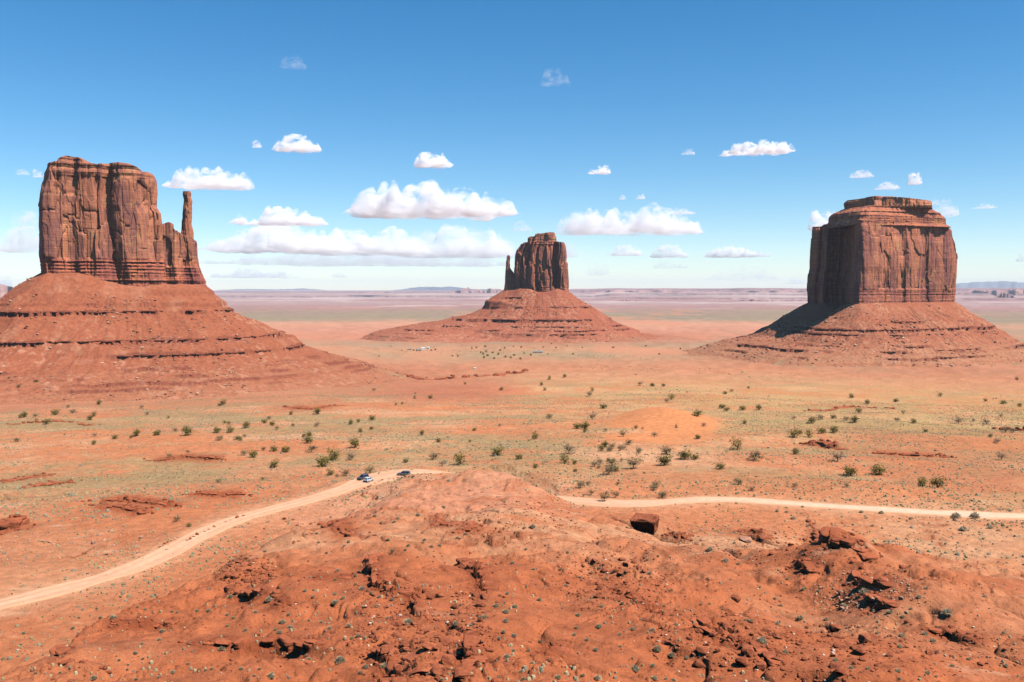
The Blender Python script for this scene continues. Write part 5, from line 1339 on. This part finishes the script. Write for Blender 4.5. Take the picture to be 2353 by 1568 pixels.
# blocks fallen on the aprons of the buttes: a part of each
for ti, (root, (fr, phi, rr, zz, tx, ty, rho)) in enumerate(zip((bw, be, bm), TALUS_FN)):
    V_, F_, C_ = [], [], []; o_n = 0
    n = (5200, 1600, 3600)[ti]; s_lo, s_hi = ((0.7, 2.6), (1.2, 3.6), (1.0, 3.8))[ti]
    ii = r_.integers(8, len(rr), n * 3); jj = r_.integers(0, len(phi), n * 3)
    front = (np.sin(phi[jj]) < 0.35) & (rho[ii, jj] > 6) & (fbm2(tx[ii, jj] / 50, ty[ii, jj] / 50, 3, 120 + ti) + r_.normal(0, .25, n * 3) > 0.05)
    ii, jj = ii[front][:n], jj[front][:n]
    for i, j in zip(ii, jj):
        X, Y, Z = tx[i, j], ty[i, j], zz[i, j]
        if Z < float(ground(X, Y)) - 0.5: continue
        s = s_lo + (s_hi - s_lo) * r_.random() ** 4
        v, f = small[r_.integers(8)]; a_ = r_.uniform(0, 6.28); ca, sa = math.cos(a_), math.sin(a_)
        V_.append(np.stack([(v[:, 0] * ca - v[:, 1] * sa) * s + X, (v[:, 0] * sa + v[:, 1] * ca) * s + Y, v[:, 2] * s * 0.9 + Z - 0.1 * s], -1))
        F_.append(f + o_n); o_n += len(v)
        cc = np.array((0.34, 0.125, 0.068)) if r_.random() < 0.7 else np.array((0.47, 0.25, 0.16))
        C_.append(np.repeat((cc * r_.uniform(0.75, 1.3))[None], len(v), 0))
    o = link('fallen_rocks', new_mesh('fallen_rocks', np.concatenate(V_), np.concatenate(F_), False, rub_m, np.concatenate(C_)), root)
    o['kind'] = 'stuff'; own(o, root)

# fractured slabs along every ledge: an overhanging upper bed on a set-back lower one
ICO2 = ico(2)
def slab_shape(seed):
    rng = np.random.default_rng(seed); V = ICO2[0]
    q = np.sign(V) * np.abs(V) ** 0.38; q = q / np.abs(q).max(0)
    for _ in range(5):
        n_ = rng.normal(size=3); n_ /= np.linalg.norm(n_); d_ = rng.uniform(0.85, 1.15)
        p_ = q @ n_; q = q - np.maximum(p_ - d_, 0)[:, None] * n_
    return q * (1 + 0.10 * fbm3(q[:, 0] * 1.7 + seed, q[:, 1] * 1.7, q[:, 2] * 1.7, 3, seed))[:, None], ICO2[1]
SL = [slab_shape(900 + i) for i in range(12)]
for li, (P, A_, cx, cy_, sg_, sc_) in enumerate(led_info):
    V_, F_, C_ = [], [], []; o_n = 0
    P2 = np.array(P); Ls_ = np.concatenate([[0], np.cumsum(np.hypot(*np.diff(P2, axis=0).T))])
    t = 0.06 * Ls_[-1]
    while t < 0.94 * Ls_[-1]:
        x0 = np.interp(t, Ls_, P2[:, 0]); y0 = np.interp(t, Ls_, P2[:, 1]); x1 = np.interp(t + .5, Ls_, P2[:, 0]); y1 = np.interp(t + .5, Ls_, P2[:, 1])
        dx, dy = x1 - x0, y1 - y0; dl = math.hypot(dx, dy) or 1; dx, dy = dx / dl, dy / dl
        nx_, ny_ = -dy * sg_, dx * sg_                                   # towards the high side
        e_ = min(1.0, 0.45 + 2.2 * min(t, Ls_[-1] - t) / Ls_[-1]); hgt_ = A_ * e_
        L_ = r_.uniform(0.7, 2.2) * (0.6 + 0.4 * sc_) * (0.6 + 0.3 * A_)
        if r_.random() > 0.16:
            wob = 0.9 * float(fbm2(np.array([x0 / 3.0]), np.array([y0 / 3.0]), 2, 905)[0])
            zt_ = float(ground(x0 + nx_ * 1.3, y0 + ny_ * 1.3)); rot = math.atan2(dy, dx) + r_.normal(0, .16)
            for up_ in (1, 0):
                v, f = SL[r_.integers(12)]
                hh = hgt_ * (0.20 if up_ else 0.34) * r_.uniform(0.8, 1.25); dp = r_.uniform(0.55, 1.0) * (0.5 + 0.5 * sc_) * (0.6 + 0.25 * A_)
                so = (0.42 if up_ else 0.55) - dp * 0.05 + wob
                px_, py_ = x0 + nx_ * so, y0 + ny_ * so
                zc = zt_ - hh * 0.90 if up_ else zt_ - hgt_ * 0.36 - hh * 0.75
                ca, sa = math.cos(rot), math.sin(rot); a_ = v[:, 0] * L_ * .55; b_ = v[:, 1] * dp
                V_.append(np.stack([a_ * ca - b_ * sa + px_, a_ * sa + b_ * ca + py_, v[:, 2] * hh + zc + 0.06 * a_ * r_.normal(0, 1)], -1))
                F_.append(f + o_n); o_n += len(v); C_.append(np.repeat((np.array((0.32, 0.088, 0.038)) * r_.uniform(0.8, 1.25))[None], len(v), 0))
        t += L_ * r_.uniform(0.75, 1.05)
    tag(link('rock_ledge', new_mesh('rock_ledge', np.concatenate(V_), np.concatenate(F_), False, rub_m, np.concatenate(C_))), kind='structure')

# broken slabs that crown the beds on the butte aprons
for root, (fr, phi, rr, zz, tx, ty, rho), (led, sd) in zip((bw, be, bm), TALUS_FN, TALUS_LED):
    V_, F_, C_ = [], [], []; o_n = 0
    scl = fr.D / 1350.0
    for zl, h, w, thr in led:
        if h < 3.0: continue
        j = 0
        while j < len(phi):
            step_ = 1
            if np.sin(phi[j]) < 0.45:
                ok = (rho[:, j] > 6) & (zz[:, j] < zl + 0.3 * h)
                i = int(np.argmax(ok))
                if ok.any() and i > 0:
                    X, Y = float(tx[i, j]), float(ty[i, j])
                    mk = float(fbm2(np.array([X / 85 + zl]), np.array([Y / 85]), 3, sd + 5)[0]) + 0.25 * float(fbm2(np.array([X / 14]), np.array([Y / 14]), 2, sd + 44)[0])
                    r = math.hypot(X - fr.C[0], Y - fr.C[1]); L_ = r_.uniform(5, 13) * scl
                    step_ = max(1, int(L_ * r_.uniform(0.6, 0.85) / max(0.3, r * abs(float(phi[(j + 1) % len(phi)] - phi[j])))))
                    if mk > thr + 0.30:
                        v, f = SL[r_.integers(12)]; rot = math.atan2(Y - fr.C[1], X - fr.C[0]) + pi / 2 + r_.normal(0, .2)
                        hh = h * r_.uniform(0.12, 0.24); dp = r_.uniform(1.1, 1.9) * scl; X -= (X - fr.C[0]) / r * 0.9 * scl; Y -= (Y - fr.C[1]) / r * 0.9 * scl
                        ca, sa = math.cos(rot), math.sin(rot); a_ = v[:, 0] * L_ * .55; b_ = v[:, 1] * dp
                        V_.append(np.stack([a_ * ca - b_ * sa + X, a_ * sa + b_ * ca + Y, v[:, 2] * hh + zl + 0.3 * h + r_.normal(0, .3) + 0.03 * a_ * r_.normal(0, 1)], -1))
                        F_.append(f + o_n); o_n += len(v); C_.append(np.repeat((np.array((0.27, 0.082, 0.046)) * r_.uniform(0.75, 1.2))[None], len(v), 0))
            j += step_
    if V_:
        own(link('rock_ledge', new_mesh('rock_ledge', np.concatenate(V_), np.concatenate(F_), False, rub_m, np.concatenate(C_)), root), root)['kind'] = 'stuff'

# the lone undercut block beside the right road
X, Y, Z = place(1478, 1222); u_ = px_size(X, Y)
g = 14; vv = []
s_, t_ = np.meshgrid(np.linspace(-1, 1, g), np.linspace(-1, 1, g), indexing='ij')
mb = MB()
Vb, Fb = ico(4)
q = np.sign(Vb) * np.abs(Vb) ** 0.24; q /= np.abs(q).max(0)
hx, hy, hz_ = 30 * u_, 27 * u_, 40 * u_
zz_ = (q[:, 2] + 1) / 2
Bx = q[:, 0] * hx * (0.80 + 0.20 * zz_); By = q[:, 1] * hy * (0.72 + 0.28 * zz_) + (1 - zz_) * hy * 0.85
Bz = zz_ * hz_ * (1 + 0.06 * q[:, 0]) - 0.12 * hz_ + 0.10 * hz_ * q[:, 1] * zz_
f1, f2, ci = cells3(Bx / 1.3, By / 1.3, Bz / 1.0, 800)
r0 = np.stack([Bx, By, Bz], -1); nr_ = q / np.linalg.norm(q, axis=1)[:, None]
r0 = r0 + nr_ * (0.42 * (ci - 0.5) + 0.22 * fbm3(Bx / 1.2, By / 1.2, Bz / 0.5, 4, 801) - 0.2 * np.exp(-((f2 - f1) / 0.07) ** 2))[:, None]
blk = link('boulder', new_mesh('boulder', r0, Fb, False, rock_fm), loc=(X, Y, Z)); blk.rotation_euler = (0.0, 0.05, -0.42); blk.color = (0.95, 0.95, 0.95, 1)
tag(blk, 'house-sized flat-topped block with a black undercut face, below the right road', 'boulder', 'boulders strewn on the red slopes')

# ------------------------------------------------------------------ vehicles
glass, gnt2, gb2 = material('car_glass', 0.08, 0.5); gb2.inputs['Base Color'].default_value = (0.012, 0.014, 0.018, 1)
rubber = plain('tyre_rubber', (0.025, 0.022, 0.020), 0.9, 0.2)
alloy = plain('alloy', (0.45, 0.44, 0.42), 0.35, 0.5, 0.8)
lampw = plain('lamp_lens', (0.80, 0.80, 0.76), 0.15, 0.6); lampr = plain('tail_lens', (0.35, 0.01, 0.01), 0.2, 0.5)
trim_m = plain('black_trim', (0.03, 0.03, 0.032), 0.6, 0.3)
plate_m = plain('number_plate', (0.75, 0.74, 0.70), 0.5, 0.3)
def paint(name, col):
    m, t, b = material(name, 0.32, 0.5); b.inputs['Coat Weight'].default_value = 0.6
    kk = N(t); d_ = kk.ramp(kk.noise(kk.coord(), 2.5, 4), 0.4, 0.75, 0.0, 0.25)
    kk.put(b.inputs['Base Color'], kk.mix(d_, col, (0.45, 0.24, 0.14))); return m
def section_loft(st, mat, name, parent):
    """st: list of (x, [(y,z)...]) half sections, mirrored"""
    rows = []
    for x, hs in st:
        full = [(x, y, z) for y, z in hs] + [(x, -y, z) for y, z in hs[::-1]]
        rows.append(full)
    nr_, nc_ = len(rows), len(rows[0]); Vv = np.array(rows).reshape(-1, 3)
    F = grid_faces(nr_, nc_, True)
    caps = np.array([list(range(nc_))[::-1], [(nr_ - 1) * nc_ + i for i in range(nc_)]])
    return link(name, new_mesh(name, Vv, [F, caps], False, mat), parent)
def vehicle(x, y, heading, col, label, name, L=4.7, H=1.75, saloon=False):
    X, Y, Z = place(x, y); Z = float(np.interp(0, [0, 1], [Z, Z]))
    root = tag(empty(name, (X, Y, Z + 0.12), heading), label, 'car', 'cars on the dirt road')
    pm = paint(name + '_paint', col); l = L / 2; W = 0.94; bh = 1.02 if not saloon else 0.92
    def sec(w, zb, zs, zt): return [(w * 0.86, zb), (w, zb + 0.12), (w, zs), (w * 0.95, zt), (w * 0.5, zt + 0.03)]
    st = [(-l, sec(W * .90, .42, .78, .90)), (-l + .12, sec(W * .97, .33, .85, bh)), (-l + .9, sec(W, .28, .88, bh)), (0, sec(W, .27, .88, bh)), (l - 1.35, sec(W, .28, .88, bh)),
          (l - 1.1, sec(W * .99, .28, .86, bh - .03)), (l - .35, sec(W * .95, .30, .80, bh - .12)), (l - .08, sec(W * .88, .36, .72, bh - .22)), (l, sec(W * .80, .42, .66, .72))]
    body = section_loft(st, pm, 'body', root)
    # cabin
    x0, x1 = (-l + 0.10, l - 1.25) if not saloon else (-l + 0.75, l - 1.25)
    r0_, r1_ = (x0 + 0.32, x1 - 0.80) if not saloon else (x0 + 0.65, x1 - 0.75)
    wb, wt = W * .93, W * .74
    Vc = [(x0, -wb, bh - .02), (x1, -wb, bh - .05), (x1, wb, bh - .05), (x0, wb, bh - .02), (r0_, -wt, H - .03), (r1_, -wt, H - .03), (r1_, wt, H - .03), (r0_, wt, H - .03)]
    m_ = MB().add(Vc, [(0, 3, 2, 1), (4, 5, 6, 7), (0, 1, 5, 4), (1, 2, 6, 5), (2, 3, 7, 6), (3, 0, 4, 7)])
    m_.box(r0_ + .05, r1_ - .05, -wt + .05, wt - .05, H - .03, H + .02, .08, .08)
    m_.build('roof', pm, root)
    def pane(nm, c4, n_):
        c4 = np.array(c4, float); n_ = np.array(n_, float); n_ /= np.linalg.norm(n_)
        Vp = np.concatenate([c4 + n_ * 0.006, c4 + n_ * 0.022])
        MB().add(Vp, [(0, 1, 2, 3), (4, 7, 6, 5), (0, 4, 5, 1), (1, 5, 6, 2), (2, 6, 7, 3), (3, 7, 4, 0)]).build(nm, glass, root)
    A_ = [np.array(v) for v in Vc]
    def quad(a_, b_, c_, d_, mx=.09, my=.12):
        P = lambda s, t: (a_ * (1 - s) + b_ * s) * (1 - t) + (d_ * (1 - s) + c_ * s) * t
        return [P(mx, my), P(1 - mx, my), P(1 - mx, 1 - my), P(mx, 1 - my)]
    pane('windshield', quad(A_[1], A_[2], A_[6], A_[5], .05, .08), (0.75, 0, .65))
    pane('rear_window', quad(A_[3], A_[0], A_[4], A_[7], .07, .12), (-.9, 0, .35))
    for sgn, (a_, b_, c_, d_) in ((-1, (A_[0], A_[1], A_[5], A_[4])), (1, (A_[3], A_[2], A_[6], A_[7]))):
        mid_b, mid_t = lerp(a_, b_, .5), lerp(d_, c_, .5)
        pane('side_window', quad(a_, mid_b, mid_t, d_, .07, .12), (0, sgn, .3)); pane('side_window', quad(mid_b, b_, c_, mid_t, .05, .12), (0, sgn, .3))
    for sx in (-1, 1):
        for sy in (-1, 1):
            cx_ = sx * (l - 0.92); w_ = empty('wheel', (cx_, sy * (W - .11), .34)); w_.parent = root
            MB().tube((0, -.12, 0), (0, .12, 0), .355, .355, 20).build('tyre', rubber, w_)
            rm_ = MB().tube((0, .10 * sy, 0), (0, .135 * sy, 0), .23, .21, 14)
            for a5 in range(5):
                t5 = a5 * 2 * pi / 5; rm_.box(-.02 + .12 * math.cos(t5), .02 + .12 * math.cos(t5), min(.13 * sy, .145 * sy), max(.13 * sy, .145 * sy), .12 * math.sin(t5) - .05, .12 * math.sin(t5) + .05)
            rm_.build('rim', alloy, w_)
    for sy in (-1, 1):
        MB().box(l - .16, l - .02, sy * W * .56 - .17, sy * W * .56 + .17, .62, .76, .03, .03).build('headlight', lampw, root)
        MB().box(-l - .02, -l + .10, sy * W * .70 - .11, sy * W * .70 + .11, .68, .92, .0, .02).build('tail_light', lampr, root)
        MB().box(l - 1.50, l - 1.33, sy * (W + .09) - .09, sy * (W + .09) + .09, bh + .02, bh + .16, .02, .02).build('wing_mirror', pm, root)
    MB().box(l - .10, l + .05, -W * .82, W * .82, .36, .54, .02, .05).build('bumper', trim_m, root); MB().box(-l - .06, -l + .08, -W * .86, W * .86, .36, .55, .02, .05).build('bumper', trim_m, root)
    MB().box(l + .05, l + .065, -.24, .24, .44, .56).build('number_plate', plate_m, root); MB().box(-l - .075, -l - .06, -.24, .24, .62, .74).build('number_plate', plate_m, root)
    return root
i0 = int(np.argmin(np.hypot(ROAD[:, 0] - atD(842, 1100)[0], ROAD[:, 1] - atD(842, 1100)[1])))
rdir = ROAD[i0 + 2, :2] - ROAD[i0 - 2, :2]; hd = math.atan2(rdir[1], rdir[0])
vehicle(834, 1102, hd + pi - 0.1, (0.022, 0.026, 0.045), 'dark navy car facing the viewer, half hidden behind the silver car', 'suv', 4.6, 1.72)
vehicle(847, 1107, hd + 0.15, (0.62, 0.62, 0.62), 'silver car seen from behind, passing the dark navy car', 'car', 4.4, 1.62)
vehicle(928, 1093, pi - 0.08, (0.085, 0.09, 0.10), 'dark grey estate-like car parked side-on in the pull-out', 'suv', 4.9, 1.72)

# ------------------------------------------------------------------ the far homestead on the plain
wall_w = plain('white_siding', (0.78, 0.76, 0.72), 0.8, 0.2); wall_t = plain('tan_wall', (0.42, 0.30, 0.22), 0.9, 0.1); roof_g = plain('grey_roof', (0.24, 0.23, 0.22), 0.8, 0.2); dark_w = plain('window_dark', (0.03, 0.035, 0.04), 0.2, 0.5)
def cabin(x, y, L, Dp, H, wall, roofm, label, name='cabin', rz=0.2):
    X, Y, Z = place(x, y)
    r = tag(empty(name, (X, Y, Z - .1), rz), label, 'building', 'homestead on the far plain')
    MB().box(-L / 2, L / 2, -Dp / 2, Dp / 2, 0, H).build('wall', wall, r)
    q = MB(); e_ = .4
    Vr = [(-L / 2 - e_, -Dp / 2 - e_, H), (L / 2 + e_, -Dp / 2 - e_, H), (L / 2 + e_, Dp / 2 + e_, H), (-L / 2 - e_, Dp / 2 + e_, H), (-L / 2 - e_, 0, H + Dp * .22), (L / 2 + e_, 0, H + Dp * .22)]
    q.add(Vr, [(0, 1, 5, 4), (2, 3, 4, 5)]); q.add(Vr, [(0, 3, 2, 1)]); q.add(Vr, [(0, 4, 3), (1, 2, 5)])
    q.build('roof', roofm, r)
    MB().box(-.5, .5, -Dp / 2 - .05, -Dp / 2 - .003, .1, 2.2).build('door', roofm, r)
    for sx in (-.3, .3): MB().box(L * sx - .6, L * sx + .6, -Dp / 2 - .05, -Dp / 2 - .003, 1.0, 2.1).build('window', dark_w, r)
cabin(972, 803, 8, 5, 3.2, wall_w, wall_w, 'white house, left one of the homestead before the central butte')
cabin(984, 802, 5, 5, 4.0, wall_w, wall_w, 'tall white shed, right end of the homestead before the central butte', 'shed', -0.2)
cabin(962, 806, 9, 6, 3, wall_t, roof_g, 'low tan hut left of the white house on the far plain', 'hut', 0.5)
cabin(941, 804, 10, 6, 3, wall_t, wall_t, 'tan hut at the left end of the homestead before the central butte', 'hut', 0.1)
cabin(1236, 811, 20, 8, 3, wall_t, roof_g, 'long grey-roofed cabin alone, right of the grove before the central butte', 'cabin', 0.05)
cabin(1091, 848, 3.4, 2.4, 2.2, wall_w, wall_w, 'tiny white trailer below the grove before the central butte', 'trailer', 0.3)
# ------------------------------------------------------------------ clouds: closed puffs of vapour far outside the haze
def vapour(name, dens, size):
    m = bpy.data.materials.new(name); m.use_nodes = True
    t = m.node_tree; t.nodes.clear(); k = N(t)
    o = t.nodes.new('ShaderNodeOutputMaterial'); v = t.nodes.new('ShaderNodeVolumePrincipled')
    v.inputs['Color'].default_value = (1, 1, 1, 1); v.inputs['Anisotropy'].default_value = 0.0
    f = k.noise(k.coord((0.55 / size, 0.55 / size, 1.1 / size)), 2.4, 6, 0.66, 0.5)
    k.put(v.inputs['Density'], k.ramp(f, 0.40, 0.70, 0.0, dens))
    t.links.new(v.outputs[0], o.inputs['Volume'])
    return m
def cloud(x0, x1, yt, yb, label, solid=1.0, seed=0, nb=None, cat='cloud'):
    pxL, pyB = D(x0, yb); pxR, pyT = D(x1, yt)
    pc = (pxL + pxR) / 2
    a_, y, z = ray(pc, pyB); h = math.hypot(a_, y); tB = z / h
    d = min(max(2300.0 / max(tB, 1e-3), 9000), 85000)
    fr = Frame(pc, d)
    uL_, zB = fr.uz(pxL, pyB); uR_, zT = fr.uz(pxR, pyT)
    w = uR_ - uL_; hgt = zT - zB
    rng = np.random.default_rng(seed)
    dep = max(min(w * 0.55, hgt * 2.5 + 0.12 * w), min(2.3 * hgt, 0.9 * w))
    nb = nb or int(np.clip(w / hgt * 5, 9, 90))
    asp = 1.25
    step = max(w / 150, hgt / 40, 6.0); ny = max(12, int(dep / step)); nx = max(20, int(w / step))
    U, Vv = np.meshgrid(np.linspace(-w / 2, w / 2, nx), np.linspace(-dep / 2, dep / 2, ny), indexing='ij')
    top = np.zeros(U.shape)
    S = U / (w / 2); T = Vv / (dep / 2)
    skew = rng.uniform(-0.35, 0.35)
    lf = fbm2(S * max(1.2, w / hgt / 2.6) + seed, T * 1.1, 3, seed)
    rim_ = 1 - (np.abs(S + 0.10 * fbm2(S * 0 + seed, T * 3, 3, seed + 4)) ** 2.2 + (np.abs(T + 0.25 * fbm2(S * 6 + seed, T * 0, 3, seed + 5))) ** 2.2)
    env = np.clip(rim_, 0, 1) ** 0.85
    body = env * np.clip(0.56 + 0.62 * lf - skew * S, 0.12, 1.3)
    sc = hgt * 0.62
    puff = np.abs(fbm2(U / sc + seed, Vv / sc, 3, seed + 1, 0.45)) * 2.4 - 0.2
    puff2 = np.abs(fbm2(U / (sc * .4) + seed, Vv / (sc * .4), 3, seed + 2, 0.5)) * 2
    top = hgt * (body * (0.70 + 0.42 * puff + 0.16 * puff2) - 0.10)
    top = np.where((top > 0) & (rim_ > 0), top, 0)
    top[0] = top[-1] = 0; top[:, 0] = top[:, -1] = 0
    ref = max(np.percentile(top.max(1), 70), 1e-3) / 0.95
    q_ = top / ref; top = hgt * q_ / (1 + q_ ** 3) ** (1 / 3)
    top *= hgt / max(top.max(), 1e-3)
    bot = -np.minimum(top * 0.18, hgt * 0.07) * (0.6 + 0.8 * vn2(U / hgt, Vv / hgt, seed + 3))
    on = top > 0
    x, y = fr.xy(U, Vv)
    ids = np.arange(nx * ny).reshape(nx, ny)
    A = np.stack([x, y, zB + top], -1).reshape(-1, 3); B = np.stack([x, y, zB + bot], -1).reshape(-1, 3)
    f = grid_faces(nx, ny); fon = on.ravel()[f].any(1); f = f[fon]
    bid = np.where(on.ravel(), np.arange(nx * ny) + nx * ny, np.arange(nx * ny))
    F = np.concatenate([f[:, ::-1], bid[f]])
    used, inv = np.unique(F, return_inverse=True)
    VV = np.concatenate([A, B])[used]; F = inv.reshape(F.shape)
    base = np.array([*fr.xy(0, 0), zB])
    o = link('cloud', new_mesh('cloud', VV - base, F, True, vapour('cloud_vapour', solid ** 1.6 * 9.5 / max(hgt, 60), hgt)), loc=base)
    tag(o, label, cat, 'fair weather clouds')
    return o
CL = [
    (780, 1205, 416, 492, 'biggest heaped white cloud, humped at its left end, high left of the central butte', 1.0),
    (1262, 1625, 468, 535, 'long flat white cloud up and right of the central butte', 0.7),
    (1628, 1825, 320, 356, 'elongated white cloud high between the central and right buttes', 0.8),
    (365, 592, 386, 426, 'white cloud with a tapering right end, right of the left butte and above its spire', 0.9),
    (520, 762, 474, 512, 'rounded white cloud just above the long low bank, right of the spire', 0.9),
    (625, 750, 308, 342, 'white cloud up and right of the left butte, with a tiny puff at its left', 0.9),
    (583, 610, 322, 338, 'tiny puff left of the white cloud above the left butte', 0.6),
    (950, 1052, 346, 380, 'compact oval white cloud above the biggest heaped cloud', 1.0),
    (1345, 1402, 378, 399, 'small oval white cloud alone above the long flat cloud', 0.9),
    (642, 714, 128, 153, 'thin wisp of cloud, highest at the left of the sky', 0.13),
    (1240, 1320, 155, 194, 'thin slanting wisp of cloud, highest in the middle of the sky', 0.15),
    (1552, 1595, 340, 355, 'faint scrap of cloud left of the elongated cloud', 0.3),
    (425, 830, 514, 574, 'left end of the long low cloud bank, beside the spire', 0.9),
    (640, 1010, 520, 580, 'heaped middle of the long low cloud bank', 0.85),
    (850, 1220, 514, 586, 'right end of the long low cloud bank, touching the central butte', 0.75),
    (-60, 110, 482, 572, 'cloud bank cut by the picture edge behind the left butte', 0.7),
    (1385, 1480, 560, 586, 'small low white cloud just right of the central butte', 0.7),
    (1485, 1590, 558, 590, 'small low white cloud, second to the right of the central butte', 0.7),
    (1608, 1788, 562, 590, 'low flat white cloud midway between central and right buttes', 0.8),
    (1848, 1950, 478, 526, 'white cloud half hidden behind the shadowed edge of the right butte', 0.9),
    (2075, 2118, 395, 423, 'bright round puff above the cap of the right butte', 0.9),
    (1993, 2065, 415, 436, 'thin flat scrap of cloud just above the cap of the right butte', 0.4),
    (1945, 2010, 386, 408, 'faint scrap of cloud above and left of the bright round puff', 0.4),
    (2090, 2205, 455, 497, 'thin cloud at the right shoulder of the right butte', 0.35),
    (2222, 2290, 465, 480, 'faint thin scrap of cloud near the right picture edge', 0.3),
    (470, 695, 615, 637, 'thin streak of cloud low over the plain right of the left butte', 0.35),
    (760, 805, 625, 637, 'short faint streak of cloud low over the plain', 0.3),
    (82, 112, 388, 406, 'little puff touching the top left corner of the left butte', 0.5),
    (38, 80, 389, 400, 'faint little scrap of cloud left of the top of the left butte', 0.25),
    (1262, 1335, 552, 590, 'small cloud touching the right edge of the central butte', 0.45),
    (1420, 1437, 447, 458, 'tiny puff left of its twin, above the long flat cloud', 0.5),
    (1458, 1482, 445, 457, 'tiny puff right of its twin, above the long flat cloud', 0.5),
    (1165, 1225, 505, 530, 'faint small puff above the left side of the central butte', 0.3),
    (-20, 32, 630, 658, 'low cloud at the left picture edge just over the horizon', 0.5),
    (1600, 1800, 606, 642, 'faint low veil of cloud left of the right butte', 0.15),
    (1328, 1405, 592, 632, 'faint low cloud close right of the central butte', 0.25),
    (1490, 1585, 598, 616, 'faint thin low cloud between the central and right buttes', 0.2),
    (2328, 2375, 578, 600, 'small low cloud cut by the right picture edge', 0.5),
    (1540, 1600, 478, 492, 'small thin scrap at the right end of the long flat cloud', 0.4),
    (1800, 1850, 636, 652, 'faint low scrap of cloud by the foot of the right butte', 0.3),
    (445, 1240, 560, 606, 'pale veil trailing beneath the long low cloud bank', 0.36),
]
for i, (x0, x1, yt, yb, lab, so) in enumerate(CL):
    cloud(x0, x1, yt, yb, lab, so, 500 + i * 13)

# ------------------------------------------------------------------ air between here and the horizon
hz = bpy.data.materials.new('desert_air'); hz.use_nodes = True
t = hz.node_tree; t.nodes.clear()
o_ = t.nodes.new('ShaderNodeOutputMaterial'); v_ = t.nodes.new('ShaderNodeVolumePrincipled')
v_.inputs['Color'].default_value = (0.74, 0.86, 1.0, 1); v_.inputs['Density'].default_value = 1.5e-5; v_.inputs['Anisotropy'].default_value = 0.0
t.links.new(v_.outputs[0], o_.inputs['Volume'])
HZ_TOP = 690.0
mb = MB().box(-64000, 64000, -64000, 64000, float(GZ.min()) - 45.0, HZ_TOP)
tag(mb.build('haze', hz), kind='stuff')
